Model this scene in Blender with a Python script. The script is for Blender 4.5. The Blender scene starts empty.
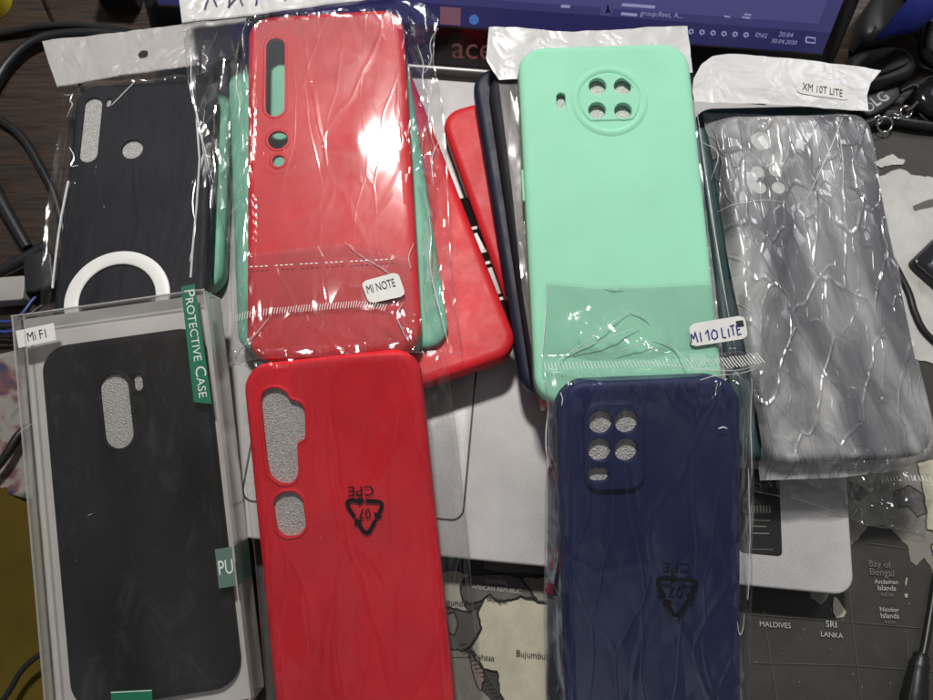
import bpy, bmesh, math, random
from mathutils import Vector, Matrix, noise
from mathutils.geometry import delaunay_2d_cdt

# ------------------------------------------------------------------ camera, light, exposure
SC = bpy.context.scene
COL = SC.collection
MM = 0.001
CAM_H = 360.0                    # mm above the desk
TILT = math.radians(17)
FPX = 700.0                      # focal length in photo pixels (photo 933 x 700)
CT, ST = math.cos(TILT), math.sin(TILT)

cam_d = bpy.data.cameras.new('camera')
cam = bpy.data.objects.new('camera', cam_d)
COL.objects.link(cam)
cam.location = (0, 0, CAM_H * MM)
cam.rotation_euler = (TILT, 0, 0)
cam_d.sensor_width = 36
cam_d.lens = 36 * FPX / 933
cam_d.clip_start = 0.005
cam_d.clip_end = 50
SC.camera = cam
cam_d.dof.use_dof = True
cam_d.dof.focus_distance = 0.305
cam_d.dof.aperture_fstop = 14

world = bpy.data.worlds.new('World')
SC.world = world
world.use_nodes = True
wn = world.node_tree.nodes
wl = world.node_tree.links
w_tc = wn.new('ShaderNodeTexCoord')
w_no = wn.new('ShaderNodeTexNoise')          # dim room round the table; random pale patches added for the film to reflect
w_no.inputs['Scale'].default_value = 2.6
w_no.inputs['Detail'].default_value = 2.0
w_rp = wn.new('ShaderNodeValToRGB')
w_rp.color_ramp.elements[0].position = .40
w_rp.color_ramp.elements[0].color = (.045, .042, .040, 1)
w_rp.color_ramp.elements[1].position = .66
w_rp.color_ramp.elements[1].color = (.36, .37, .39, 1)
wl.new(w_tc.outputs['Generated'], w_no.inputs['Vector'])
wl.new(w_no.outputs['Fac'], w_rp.inputs['Fac'])
wl.new(w_rp.outputs['Color'], wn['Background'].inputs[0])
wn['Background'].inputs[1].default_value = 0.85


def area_lamp(name, loc, target, sx, sy, power, col):
    d = bpy.data.lights.new(name, 'AREA')
    d.shape = 'RECTANGLE'
    d.size, d.size_y = sx, sy
    d.energy = power
    d.color = col
    o = bpy.data.objects.new(name, d)
    COL.objects.link(o)
    o.location = loc
    o.rotation_euler = (Vector(target) - Vector(loc)).to_track_quat('-Z', 'Y').to_euler()
    return o


area_lamp('ceiling_lamp', (-0.08, 0.66, 1.02), (0.0, 0.17, 0.04), 0.12, 0.09, 11.0, (1.0, 0.965, 0.91))
area_lamp('window_light', (0.75, 0.85, 0.80), (0.18, 0.15, 0.04), 0.22, 0.30, 2.6, (0.93, 0.96, 1.0))

SC.view_settings.view_transform = 'Standard'
SC.view_settings.look = 'None'
SC.view_settings.exposure = 0.0
SC.view_settings.gamma = 1.0
SC.render.engine = 'CYCLES'
SC.cycles.max_bounces = 10
SC.cycles.transparent_max_bounces = 28
SC.cycles.use_denoising = True
SC.cycles.adaptive_threshold = 0.03
SC.cycles.caustics_reflective = False
SC.cycles.caustics_refractive = False


# ------------------------------------------------------------------ geometry helpers
def tessellate_polygon(polys):
    """triangles of an outline with holes (indices into the joined loops)"""
    pts = [p.to_2d() for q in polys for p in q]
    edges, i0 = [], 0
    for q in polys:
        m = len(q)
        edges += [(i0 + i, i0 + (i + 1) % m) for i in range(m)]
        i0 += m
    verts, _e, faces, ov, _oe, _of = delaunay_2d_cdt(pts, edges, [], 1, 1e-6)

    def inside(x, y, q):
        c = False
        for i in range(len(q)):
            (x1_, y1_), (x2_, y2_) = q[i - 1].to_2d(), q[i].to_2d()
            if (y1_ > y) != (y2_ > y) and x < (x2_ - x1_) * (y - y1_) / (y2_ - y1_) + x1_:
                c = not c
        return c
    out = []
    for f in faces:
        if not all(ov[i] for i in f):
            continue
        c = sum((verts[i] for i in f), Vector((0, 0))) / len(f)
        if inside(c.x, c.y, polys[0]) and not any(inside(c.x, c.y, q) for q in polys[1:]):
            out.append(tuple(ov[i][0] for i in f))
    return out


def ray(px, py):
    x = (px - 466.5) / FPX
    y = -(py - 350.0) / FPX
    return Vector((x, y * CT + ST, y * ST - CT))


CAM = Vector((0, 0, CAM_H))


def P(px, py, z=0.0):
    """photo pixel -> point (mm) at height z"""
    r = ray(px, py)
    return CAM + r * ((z - CAM_H) / r.z)


def on_plane(px, py, o, n):
    r = ray(px, py)
    return CAM + r * ((o - CAM).dot(n) / r.dot(n))


class Frame:
    """local frame (mm) of a thing: x to the right, y up the picture, z out of its face; z=0 is its base"""

    def __init__(self, tl, tr, br, bl, zt, zb, t):
        A, B = P(*tl, zt), P(*tr, zt)
        D, C = P(*bl, zb), P(*br, zb)
        tm, bm_ = (A + B) / 2, (C + D) / 2
        y = (tm - bm_)
        self.l = y.length
        y.normalize()
        x = ((B - A) + (C - D))
        self.w = ((B - A).length + (C - D).length) / 2
        x = (x - y * x.dot(y)).normalized()
        z = x.cross(y).normalized()
        self.t = t
        o = (tm + bm_) / 2 - z * t
        self.set(o, x, y, z)

    def set(self, o, x, y, z):
        self.o, self.x, self.y, self.z = o, x, y, z
        M = Matrix((x, y, z)).transposed().to_4x4()
        M.translation = o * MM
        self.M = M

    def loc(self, px, py, z=None):
        """photo pixel -> local (x, y) mm on the local plane z"""
        z = self.t if z is None else z
        if callable(z):              # a surface z = f(x, y) in this frame
            x, y = self.loc(px, py, self.t)
            for _ in range(12):
                x, y = self.loc(px, py, z(x, y))
            return (x, y)
        p = on_plane(px, py, self.o + self.z * z, self.z) - self.o
        return (p.dot(self.x), p.dot(self.y))

    def locs(self, pts, z=None):
        return [self.loc(a, b, z) for a, b in pts]


class FlatFrame(Frame):
    def __init__(self, px, py, z=0.0, yaw=0.0):
        a = math.radians(yaw)
        self.t = 0.0
        self.set(P(px, py, z), Vector((math.cos(a), math.sin(a), 0)), Vector((-math.sin(a), math.cos(a), 0)), Vector((0, 0, 1)))


def thing(name, label, cat, fr, group=None):
    o = bpy.data.objects.new(name, None)
    o.empty_display_size = 0.01
    COL.objects.link(o)
    o.matrix_world = fr.M
    o['label'] = label
    o['category'] = cat
    if group:
        o['group'] = group
    return o


def mesh_obj(name, verts, faces, mats, parent=None, smooth=True, angle=35, fmat=None):
    """verts in mm, local to the parent"""
    me = bpy.data.meshes.new(name)
    me.from_pydata([(v[0] * MM, v[1] * MM, v[2] * MM) for v in verts], [], faces)
    if not isinstance(mats, (list, tuple)):
        mats = [mats]
    for m in mats:
        me.materials.append(m)
    bm = bmesh.new()
    bm.from_mesh(me)
    if fmat:
        bm.faces.ensure_lookup_table()
        for i, k in enumerate(fmat):
            bm.faces[i].material_index = k
    bmesh.ops.recalc_face_normals(bm, faces=bm.faces)
    bm.to_mesh(me)
    bm.free()
    if smooth:
        me.shade_smooth()
        me.set_sharp_from_angle(angle=math.radians(angle))
    o = bpy.data.objects.new(name, me)
    COL.objects.link(o)
    if parent is not None:
        o.parent = parent
    return o


def structure(o):
    o['kind'] = 'structure'
    return o


def rr(w, l, r, n=8, cx=0, cy=0, ang=0):
    """rounded rectangle loop, counter-clockwise"""
    r = max(0.01, min(r, w / 2 - 0.001, l / 2 - 0.001))
    pts = []
    for (sx, sy, a0) in ((1, 1, 0), (-1, 1, 90), (-1, -1, 180), (1, -1, 270)):
        for k in range(n + 1):
            a = math.radians(a0 + 90 * k / n)
            pts.append((sx * (w / 2 - r) + r * math.cos(a), sy * (l / 2 - r) + r * math.sin(a)))
    c, s = math.cos(ang), math.sin(ang)
    return [(cx + x * c - y * s, cy + x * s + y * c) for x, y in pts]


def circle(cx, cy, r, n=36):
    return [(cx + r * math.cos(2 * math.pi * k / n), cy + r * math.sin(2 * math.pi * k / n)) for k in range(n)]


def stadium(a, b, r, n=14):
    a, b = Vector(a), Vector(b)
    d = (b - a)
    th = math.atan2(d.y, d.x)
    pts = []
    for k in range(n + 1):
        t = th - math.pi / 2 + math.pi * k / n
        pts.append((b.x + r * math.cos(t), b.y + r * math.sin(t)))
    for k in range(n + 1):
        t = th + math.pi / 2 + math.pi * k / n
        pts.append((a.x + r * math.cos(t), a.y + r * math.sin(t)))
    return pts


def area2(p):
    return sum(p[i][0] * p[(i + 1) % len(p)][1] - p[(i + 1) % len(p)][0] * p[i][1] for i in range(len(p)))


def ccw(p):
    return list(p) if area2(p) > 0 else list(reversed(p))


def chaikin(p, n=2):
    for _ in range(n):
        q = []
        for i in range(len(p)):
            a, b = p[i], p[(i + 1) % len(p)]
            q.append((a[0] * .75 + b[0] * .25, a[1] * .75 + b[1] * .25))
            q.append((a[0] * .25 + b[0] * .75, a[1] * .25 + b[1] * .75))
        p = q
    return p


def offset(p, d):
    """outward offset of a ccw loop"""
    n = len(p)
    out = []
    for i in range(n):
        a, b, c = Vector(p[i - 1]), Vector(p[i]), Vector(p[(i + 1) % n])
        e1, e2 = (b - a), (c - b)
        if e1.length < 1e-7 or e2.length < 1e-7:
            e1 = e2 = (c - a)
        n1 = Vector((e1.y, -e1.x)).normalized()
        n2 = Vector((e2.y, -e2.x)).normalized()
        m = n1 + n2
        if m.length < 1e-6:
            m = n1
        m.normalize()
        k = max(0.5, m.dot(n1))
        out.append((b.x + m.x * d / k, b.y + m.y * d / k))
    return out


def sheet_mesh(outer_rings, hole_rings):
    """outer_rings: list of (loop, z) from the lowest outside ring to the innermost ring on the face; hole_rings: per hole a list of
    (loop, z) from the outermost on the face to the deepest one. Fills the face between them."""
    V, F = [], []

    def put(loop, z):
        i0 = len(V)
        V.extend((x, y, z) for x, y in loop)
        return list(range(i0, i0 + len(loop)))

    def bridge(a, b):
        n = len(a)
        for i in range(n):
            F.append((a[i], a[(i + 1) % n], b[(i + 1) % n], b[i]))
    prev = None
    for loop, z in outer_rings:
        cur = put(loop, z)
        if prev:
            bridge(prev, cur)
        prev = cur
    ids = list(prev)
    polys = [[Vector((V[i][0], V[i][1], 0)) for i in prev]]
    for rings in hole_rings:
        prev = None
        for loop, z in rings:
            cur = put(loop, z)
            if prev is None:
                polys.append([Vector((V[i][0], V[i][1], 0)) for i in cur])
                ids += cur
            else:
                bridge(prev, cur)
            prev = cur
    for tri in tessellate_polygon(polys):
        F.append(tuple(ids[i] for i in tri))
    return V, F


def shell(name, w, l, t, r, bev, holes, mat, parent, lip=0.0, depth=1.6, cx=0, cy=0, z0=0.0, outline=None, close=False):
    """a phone-case like shell: rounded outline, soft edge, holes cut through the face with optional raised rims"""
    rings = []
    base = (lambda d: offset(outline, -d)) if outline else (lambda d: rr(w - 2 * d, l - 2 * d, r - d, 10, cx, cy))
    rings.append((base(0.5), z0))
    rings.append((base(0.0), z0 + 0.6))
    for k in range(0, 7):
        a = math.radians(90 * k / 6)
        rings.append((base(bev * (1 - math.cos(a))), z0 + t - bev * 0.72 + bev * 0.72 * math.sin(a)))
    rings.append((base(bev + 0.35), z0 + t))
    hr = []
    for h in holes:
        h = ccw(h)
        if lip > 0:
            hr.append([(offset(h, 1.75), z0 + t), (offset(h, 1.5), z0 + t), (offset(h, 1.1), z0 + t + lip * .8), (offset(h, .8), z0 + t + lip),
                       (offset(h, .35), z0 + t + lip * .95), (offset(h, .08), z0 + t + lip * .6), (h, z0 + t - .2), (h, z0 + t - depth)])
        else:
            hr.append([(offset(h, 0.7), z0 + t), (offset(h, 0.5), z0 + t), (offset(h, .2), z0 + t - .12), (h, z0 + t - .45), (h, z0 + t - depth)])
    V, F = sheet_mesh(rings, hr)
    o = mesh_obj(name, V, F, mat, parent, angle=48)
    wn_ = o.modifiers.new('weighted', 'WEIGHTED_NORMAL')
    wn_.keep_sharp = True
    return o


def flat_poly(name, loop, z, mat, parent, thick=0.0, zfun=None, holes=()):
    """flat sheet (optionally with thickness) with that outline"""
    loop = ccw(loop)
    polys = [[Vector((x, y, 0)) for x, y in loop]] + [[Vector((x, y, 0)) for x, y in ccw(h)] for h in holes]
    pts = [p for q in polys for p in q]
    V = [(p.x, p.y, z if zfun is None else zfun(p.x, p.y) + z) for p in pts]
    F = [tuple(t) for t in tessellate_polygon(polys)]
    if thick > 0:
        n = len(V)
        V += [(a, b, c - thick) for a, b, c in V]
        F += [tuple(i + n for i in reversed(f)) for f in F[:]]
        i0 = 0
        for q in polys:
            m = len(q)
            for i in range(m):
                a, b = i0 + i, i0 + (i + 1) % m
                F.append((a, b, b + n, a + n))
            i0 += m
    return mesh_obj(name, V, F, mat, parent, smooth=False)


def grid_quad(name, quad, mat, parent, zfun, off=0.2, n=14, thick=0.15, radius=0.0):
    """sticker: quad tl,tr,br,bl in local mm, laid on zfun"""
    tl, tr, br, bl = [Vector(q) for q in quad]
    V, F = [], []
    rad = radius
    W, H = (tr - tl).length, (bl - tl).length
    for j in range(n + 1):
        for i in range(n + 1):
            u, v = i / n, j / n
            # rounded corners: pull the edge rows in near the corners
            if rad > 0:
                dy = min(v, 1 - v) * H
                if dy < rad:
                    ins = (rad - math.sqrt(max(0, rad * rad - (rad - dy) ** 2))) / W
                    u = ins + u * (1 - 2 * ins)
            p = tl.lerp(tr, u).lerp(bl.lerp(br, u), v)
            V.append((p.x, p.y, zfun(p.x, p.y) + off))
    for j in range(n):
        for i in range(n):
            a = j * (n + 1) + i
            F.append((a, a + n + 1, a + n + 2, a + 1))
    return mesh_obj(name, V, F, mat, parent, angle=60)


def ribbon(paths, width, z, zfun=None):
    """flat strokes along 2D polylines -> verts, faces"""
    V, F = [], []
    for pts in paths:
        pts = [Vector(p) for p in pts]
        base = len(V)
        for i, p in enumerate(pts):
            a = pts[max(0, i - 1)]
            b = pts[min(len(pts) - 1, i + 1)]
            d = (b - a)
            d = d.normalized() if d.length > 1e-6 else Vector((1, 0))
            nn = Vector((-d.y, d.x)) * width / 2
            for q in (p + nn, p - nn):
                V.append((q.x, q.y, z + (zfun(q.x, q.y) if zfun else 0)))
        for i in range(len(pts) - 1):
            k = base + 2 * i
            F.append((k, k + 1, k + 3, k + 2))
    return V, F


def resample(pts, step, closed=False):
    pts = [Vector(p) for p in pts]
    if closed:
        pts.append(pts[0])
    out = []
    for a, b in zip(pts, pts[1:]):
        n = max(1, int((b - a).length / step))
        for k in range(n):
            out.append(a.lerp(b, k / n))
    out.append(pts[-1])
    return out


def tube(name, pts, radius, mat, parent=None, res=10, sub=6):
    """round cable along 3D points (mm), Catmull-Rom smoothed"""
    pts = [Vector(p) for p in pts]
    cr = []
    for i in range(len(pts) - 1):
        p0, p1, p2, p3 = pts[max(0, i - 1)], pts[i], pts[i + 1], pts[min(len(pts) - 1, i + 2)]
        for k in range(sub):
            t = k / sub
            cr.append(0.5 * ((2 * p1) + (p2 - p0) * t + (2 * p0 - 5 * p1 + 4 * p2 - p3) * t * t + (3 * p1 - p0 - 3 * p2 + p3) * t ** 3))
    cr.append(pts[-1])
    V, F = [], []
    up = Vector((0, 0, 1))
    rad = radius if callable(radius) else (lambda u: radius)
    for i, p in enumerate(cr):
        d = (cr[min(i + 1, len(cr) - 1)] - cr[max(i - 1, 0)]).normalized()
        s = d.cross(up)
        if s.length < 1e-3:
            s = d.cross(Vector((1, 0, 0)))
        s.normalize()
        u = s.cross(d).normalized()
        r_ = rad(i / (len(cr) - 1))
        for k in range(res):
            a = 2 * math.pi * k / res
            q = p + s * math.cos(a) * r_ + u * math.sin(a) * r_
            V.append(tuple(q))
    m = len(cr)
    for i in range(m - 1):
        for k in range(res):
            F.append((i * res + k, i * res + (k + 1) % res, (i + 1) * res + (k + 1) % res, (i + 1) * res + k))
    F.append(tuple(range(res)))
    F.append(tuple((m - 1) * res + k for k in reversed(range(res))))
    return mesh_obj(name, V, F, mat, parent, angle=50)


def torus(name, R, r, mat, parent, z=0, cx=0, cy=0, tilt=0.0, n=40, m=10):
    V, F = [], []
    for i in range(n):
        a = 2 * math.pi * i / n
        for j in range(m):
            b = 2 * math.pi * j / m
            x, y, zz = (R + r * math.cos(b)) * math.cos(a), (R + r * math.cos(b)) * math.sin(a), r * math.sin(b)
            y, zz = y * math.cos(tilt) - zz * math.sin(tilt), y * math.sin(tilt) + zz * math.cos(tilt)
            V.append((cx + x, cy + y, z + zz))
    for i in range(n):
        for j in range(m):
            F.append((i * m + j, ((i + 1) % n) * m + j, ((i + 1) % n) * m + (j + 1) % m, i * m + (j + 1) % m))
    return mesh_obj(name, V, F, mat, parent, angle=60)


def block(name, w, l, h, r, bev, mat, parent, cx=0, cy=0, z0=0, ang=0, outline=None):
    base = (lambda d: offset(outline, -d)) if outline else (lambda d: rr(w - 2 * d, l - 2 * d, max(.05, r - d), 6, cx, cy, ang))
    rings = [(base(bev), z0), (base(0), z0 + bev), (base(0), z0 + h - bev)]
    for k in range(1, 4):
        a = math.radians(30 * k)
        rings.append((base(bev * (1 - math.cos(a))), z0 + h - bev + bev * math.sin(a)))
    V, F = sheet_mesh(rings, [])
    n = len(rings[0][0])
    F.append(tuple(range(n)))
    return mesh_obj(name, V, F, mat, parent, angle=40)


def text(name, s, a, b, mat, parent, z=0.0, zfun=None, height=None, spacing=1.0, bold=0.0, smallcaps=False):
    """flat lettering with its baseline from a to b (local mm)"""
    cu = bpy.data.curves.new(name, 'FONT')
    cu.body = s
    cu.size = 1.0
    cu.space_character = spacing
    cu.resolution_u = 3
    cu.offset = bold
    if smallcaps:
        cu.small_caps_scale = 0.76
        cu.body = ' '.join(w[0] + w[1:].lower() for w in s.split())
        for ch, bf in zip(cu.body, cu.body_format):
            bf.use_small_caps = ch.islower()
    tmp = bpy.data.objects.new('tmp', cu)
    COL.objects.link(tmp)
    dg = bpy.context.evaluated_depsgraph_get()
    me = bpy.data.meshes.new_from_object(tmp.evaluated_get(dg))
    bpy.data.objects.remove(tmp)
    xs = [v.co.x for v in me.vertices]
    ys = [v.co.y for v in me.vertices]
    x0, x1, y1 = min(xs), max(xs), max(ys)
    a, b = Vector(a), Vector(b)
    ux = (b - a).normalized()
    uy = Vector((-ux.y, ux.x))
    sx = (b - a).length / (x1 - x0)
    sy = sx if height is None else height / y1
    for v in me.vertices:
        p = a + ux * (v.co.x - x0) * sx + uy * v.co.y * sy
        zz = z + (zfun(p.x, p.y) if zfun else 0)
        v.co = Vector((p.x, p.y, zz)) * MM
    me.name = name
    me.materials.clear()
    me.materials.append(mat)
    o = bpy.data.objects.new(name, me)
    COL.objects.link(o)
    if parent is not None:
        o.parent = parent
    return o


# ------------------------------------------------------------------ materials
def srgb(r, g, b):
    f = lambda c: (c / 255 / 12.92) if c / 255 <= 0.04045 else ((c / 255 + 0.055) / 1.055) ** 2.4
    return (f(r), f(g), f(b), 1)


def nt(name):
    m = bpy.data.materials.new(name)
    m.use_nodes = True
    t = m.node_tree
    b = t.nodes['Principled BSDF']
    return m, t, b


def coords(t, scale=(1, 1, 1), rot=(0, 0, 0)):
    tc = t.nodes.new('ShaderNodeTexCoord')
    mp = t.nodes.new('ShaderNodeMapping')
    mp.inputs['Scale'].default_value = scale
    mp.inputs['Rotation'].default_value = rot
    t.links.new(tc.outputs['Object'], mp.inputs['Vector'])
    return mp.outputs['Vector']


def noise_n(t, vec, scale, detail=4, rough=.55, dist=0.0):
    n = t.nodes.new('ShaderNodeTexNoise')
    n.inputs['Scale'].default_value = scale
    n.inputs['Detail'].default_value = detail
    n.inputs['Roughness'].default_value = rough
    n.inputs['Distortion'].default_value = dist
    t.links.new(vec, n.inputs['Vector'])
    return n.outputs['Fac']


def ramp(t, fac, stops):
    r = t.nodes.new('ShaderNodeValToRGB')
    cr = r.color_ramp
    while len(cr.elements) < len(stops):
        cr.elements.new(0.5)
    for e, (p, c) in zip(cr.elements, stops):
        e.position = p
        e.color = c if len(c) == 4 else (*c, 1)
    t.links.new(fac, r.inputs['Fac'])
    return r.outputs['Color']


def bump(t, h, strength, dist=0.0005, normal=None):
    b = t.nodes.new('ShaderNodeBump')
    b.inputs['Strength'].default_value = strength
    b.inputs['Distance'].default_value = dist
    t.links.new(h, b.inputs['Height'])
    if normal is not None:
        t.links.new(normal, b.inputs['Normal'])
    return b.outputs['Normal']


def math_n(t, op, a, b=None, clamp=False):
    n = t.nodes.new('ShaderNodeMath')
    n.operation = op
    n.use_clamp = clamp
    for i, v in enumerate((a, b)):
        if v is None:
            continue
        if isinstance(v, (int, float)):
            n.inputs[i].default_value = v
        else:
            t.links.new(v, n.inputs[i])
    return n.outputs[0]


def silicone(name, col, rough=.48, spec=.35, mott=.12, coat=0.0, dust=0.0):
    m, t, b = nt(name)
    v = coords(t)
    n = noise_n(t, v, 38, 5)
    dark = tuple(c * (1 - mott) for c in col[:3])
    lite = tuple(min(1, c * (1 + mott)) for c in col[:3])
    c = ramp(t, n, [(.3, dark), (.7, lite)])
    if dust:
        v2 = coords(t, (1, .6, 1), (0, 0, .5))
        d = noise_n(t, v2, 60, 8, .7, 1.2)
        d2 = ramp(t, d, [(.52, (0, 0, 0)), (.80, (1, 1, 1))])
        mx = t.nodes.new('ShaderNodeMix')
        mx.data_type = 'RGBA'
        t.links.new(math_n(t, 'MULTIPLY', d2, dust), mx.inputs['Factor'])
        t.links.new(c, mx.inputs[6])
        mx.inputs[7].default_value = (.35, .34, .33, 1)
        c = mx.outputs[2]
    t.links.new(c, b.inputs['Base Color'])
    r = ramp(t, noise_n(t, v, 90, 6, .65), [(.3, (rough - .08,) * 3), (.75, (rough + .1,) * 3)])
    t.links.new(r, b.inputs['Roughness'])
    b.inputs['Specular IOR Level'].default_value = spec
    b.inputs['Coat Weight'].default_value = coat
    b.inputs['Coat Roughness'].default_value = .25
    fine = noise_n(t, v, 2600, 2, .5)
    t.links.new(bump(t, fine, .10, .0002), b.inputs['Normal'])
    return m


def plain(name, col, rough=.5, metal=0.0, spec=.5, emit=None, estr=1.0, coat=0.0, mott=.06, bmp=0.0, bscale=900):
    m, t, b = nt(name)
    v = coords(t)
    n = noise_n(t, v, 60, 4)
    c = ramp(t, n, [(.3, tuple(x * (1 - mott) for x in col[:3])), (.7, tuple(min(1, x * (1 + mott)) for x in col[:3]))])
    t.links.new(c, b.inputs['Base Color'])
    b.inputs['Roughness'].default_value = rough
    b.inputs['Metallic'].default_value = metal
    b.inputs['Specular IOR Level'].default_value = spec
    b.inputs['Coat Weight'].default_value = coat
    if bmp:
        t.links.new(bump(t, noise_n(t, v, bscale, 3), bmp, .0003), b.inputs['Normal'])
    if emit:
        b.inputs['Emission Color'].default_value = emit
        b.inputs['Emission Strength'].default_value = estr
    return m


def film(name, haze=.05, gloss=1.0, rough=.07, face=.10, margin=.55, stretch=(1, .4, 1), rot=.2, tint=(.97, .97, .97), scale=1.0, haze_col=(.8, .8, .8), patch=0.0, crease=1.0, wob=.011, patch_scale=24):
    """thin clear plastic: mostly transparent, Fresnel gloss, a little milkiness; crumpled into small tilted facets,
    calmer where the film lies tight on a face (the mesh attribute «wrinkle»)"""
    m, t, b = nt(name)
    t.nodes.remove(b)
    out = t.nodes['Material Output']
    v = coords(t, stretch, (0, 0, rot))
    dn = t.nodes.new('ShaderNodeTexNoise')
    dn.noise_dimensions = '2D'
    dn.inputs['Scale'].default_value = 45 * scale
    dn.inputs['Detail'].default_value = 1
    t.links.new(v, dn.inputs['Vector'])
    va = t.nodes.new('ShaderNodeVectorMath')
    va.operation = 'MULTIPLY_ADD'
    t.links.new(dn.outputs['Color'], va.inputs[0])
    va.inputs[1].default_value = (wob, wob, 0)
    t.links.new(v, va.inputs[2])
    hs = []
    for sc_, k in ((42 * scale, 1.0), (120 * scale, .7)):
        vo = t.nodes.new('ShaderNodeTexVoronoi')
        vo.feature = 'F1'
        vo.voronoi_dimensions = '2D'
        vo.inputs['Scale'].default_value = sc_
        t.links.new(va.outputs[0], vo.inputs['Vector'])
        df_ = t.nodes.new('ShaderNodeVectorMath')
        df_.operation = 'SUBTRACT'
        t.links.new(va.outputs[0], df_.inputs[0])
        t.links.new(vo.outputs['Position'], df_.inputs[1])
        cc = t.nodes.new('ShaderNodeVectorMath')
        cc.operation = 'SUBTRACT'
        t.links.new(vo.outputs['Color'], cc.inputs[0])
        cc.inputs[1].default_value = (.5, .5, .5)
        dt = t.nodes.new('ShaderNodeVectorMath')
        dt.operation = 'DOT_PRODUCT'
        t.links.new(df_.outputs[0], dt.inputs[0])
        t.links.new(cc.outputs[0], dt.inputs[1])
        hs.append(math_n(t, 'MULTIPLY', dt.outputs['Value'], k))
    h = math_n(t, 'ADD', hs[0], hs[1])
    rt_ = t.nodes.new('ShaderNodeMapping')
    rt_.inputs['Rotation'].default_value = (0, 0, .85)
    rt_.inputs['Scale'].default_value = (1, .45, 1)
    t.links.new(va.outputs[0], rt_.inputs['Vector'])
    for sc_, wd_, k, vv in ((34 * scale, .055, 1.0, va.outputs[0]), (80 * scale, .05, .55, rt_.outputs[0])):
        ve = t.nodes.new('ShaderNodeTexVoronoi')
        ve.feature = 'DISTANCE_TO_EDGE'
        ve.voronoi_dimensions = '2D'
        ve.inputs['Scale'].default_value = sc_
        t.links.new(vv, ve.inputs['Vector'])
        lin = math_n(t, 'MAXIMUM', math_n(t, 'SUBTRACT', wd_, ve.outputs['Distance']), 0.0)
        h = math_n(t, 'ADD', h, math_n(t, 'MULTIPLY', lin, crease * .016 * k / scale))
    at = t.nodes.new('ShaderNodeAttribute')
    at.attribute_name = 'wrinkle'
    w = math_n(t, 'ADD', math_n(t, 'MULTIPLY', at.outputs['Fac'], margin - face), face)
    h = math_n(t, 'MULTIPLY', h, w)
    nrm = bump(t, h, 1.0, .9)
    fr = t.nodes.new('ShaderNodeFresnel')
    fr.inputs['IOR'].default_value = 1.5
    fac = math_n(t, 'MINIMUM', math_n(t, 'MULTIPLY', fr.outputs[0], 1.55 * gloss), .34)
    tr = t.nodes.new('ShaderNodeBsdfTransparent')
    tr.inputs[0].default_value = (*tint, 1)
    gl = t.nodes.new('ShaderNodeBsdfGlossy')
    gl.inputs['Roughness'].default_value = rough
    gl.inputs['Color'].default_value = (1, 1, 1, 1)
    t.links.new(nrm, gl.inputs['Normal'])
    df = t.nodes.new('ShaderNodeBsdfDiffuse')
    df.inputs[0].default_value = (*haze_col, 1)
    t.links.new(nrm, df.inputs['Normal'])
    m1 = t.nodes.new('ShaderNodeMixShader')
    hz = noise_n(t, va.outputs[0], patch_scale, 4, .6, .8)
    if patch:
        hr = ramp(t, hz, [(.34, (haze * .25,) * 3), (.47, (haze * .8,) * 3), (.60, (min(1, haze * (1 + patch)),) * 3)])
    else:
        hr = ramp(t, hz, [(.3, (haze * .5,) * 3), (.75, (haze * 1.5,) * 3)])
    t.links.new(hr, m1.inputs[0])
    t.links.new(tr.outputs[0], m1.inputs[1])
    t.links.new(df.outputs[0], m1.inputs[2])
    m2 = t.nodes.new('ShaderNodeMixShader')
    t.links.new(fac, m2.inputs[0])
    t.links.new(m1.outputs[0], m2.inputs[1])
    t.links.new(gl.outputs[0], m2.inputs[2])
    t.links.new(m2.outputs[0], out.inputs['Surface'])
    return m


def pearl(name, col=(.66, .655, .65), alpha=1.0):
    m, t, b = nt(name)
    v = coords(t, (1, 1, 1))
    b.inputs['Base Color'].default_value = (*col, 1)
    b.inputs['Roughness'].default_value = .33
    b.inputs['Specular IOR Level'].default_value = .55
    b.inputs['Alpha'].default_value = alpha
    rid = math_n(t, 'ABSOLUTE', math_n(t, 'SUBTRACT', noise_n(t, v, 42, 3, .5, .6), .5))
    h = math_n(t, 'ADD', math_n(t, 'MULTIPLY', rid, 1.5), math_n(t, 'MULTIPLY', noise_n(t, v, 20, 2), .8))
    t.links.new(bump(t, h, .8, .003), b.inputs['Normal'])
    return m


def foam(name, col=(.62, .60, .58)):
    """bubble foam liner seen through the camera holes"""
    m, t, b = nt(name)
    v = coords(t)
    vo = t.nodes.new('ShaderNodeTexVoronoi')
    vo.inputs['Scale'].default_value = 1500
    t.links.new(v, vo.inputs['Vector'])
    n = noise_n(t, v, 1200, 4, .7)
    c = ramp(t, n, [(.3, tuple(x * .62 for x in col)), (.55, col), (.72, (.95, .94, .93))])
    t.links.new(c, b.inputs['Base Color'])
    b.inputs['Roughness'].default_value = .3
    t.links.new(bump(t, math_n(t, 'ADD', vo.outputs['Distance'], n), .8, .0006), b.inputs['Normal'])
    return m


def wood(name):
    m, t, b = nt(name)
    v = coords(t, (1, 14, 1), (0, 0, math.radians(-62)))
    g = noise_n(t, v, 16, 8, .62, 1.5)
    c = ramp(t, g, [(.30, srgb(26, 17, 11)), (.52, srgb(45, 31, 19)), (.72, srgb(66, 48, 31))])
    t.links.new(c, b.inputs['Base Color'])
    r = ramp(t, noise_n(t, v, 40, 5), [(.3, (.35,) * 3), (.7, (.6,) * 3)])
    t.links.new(r, b.inputs['Roughness'])
    t.links.new(bump(t, g, .25, .0006), b.inputs['Normal'])
    return m


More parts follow.
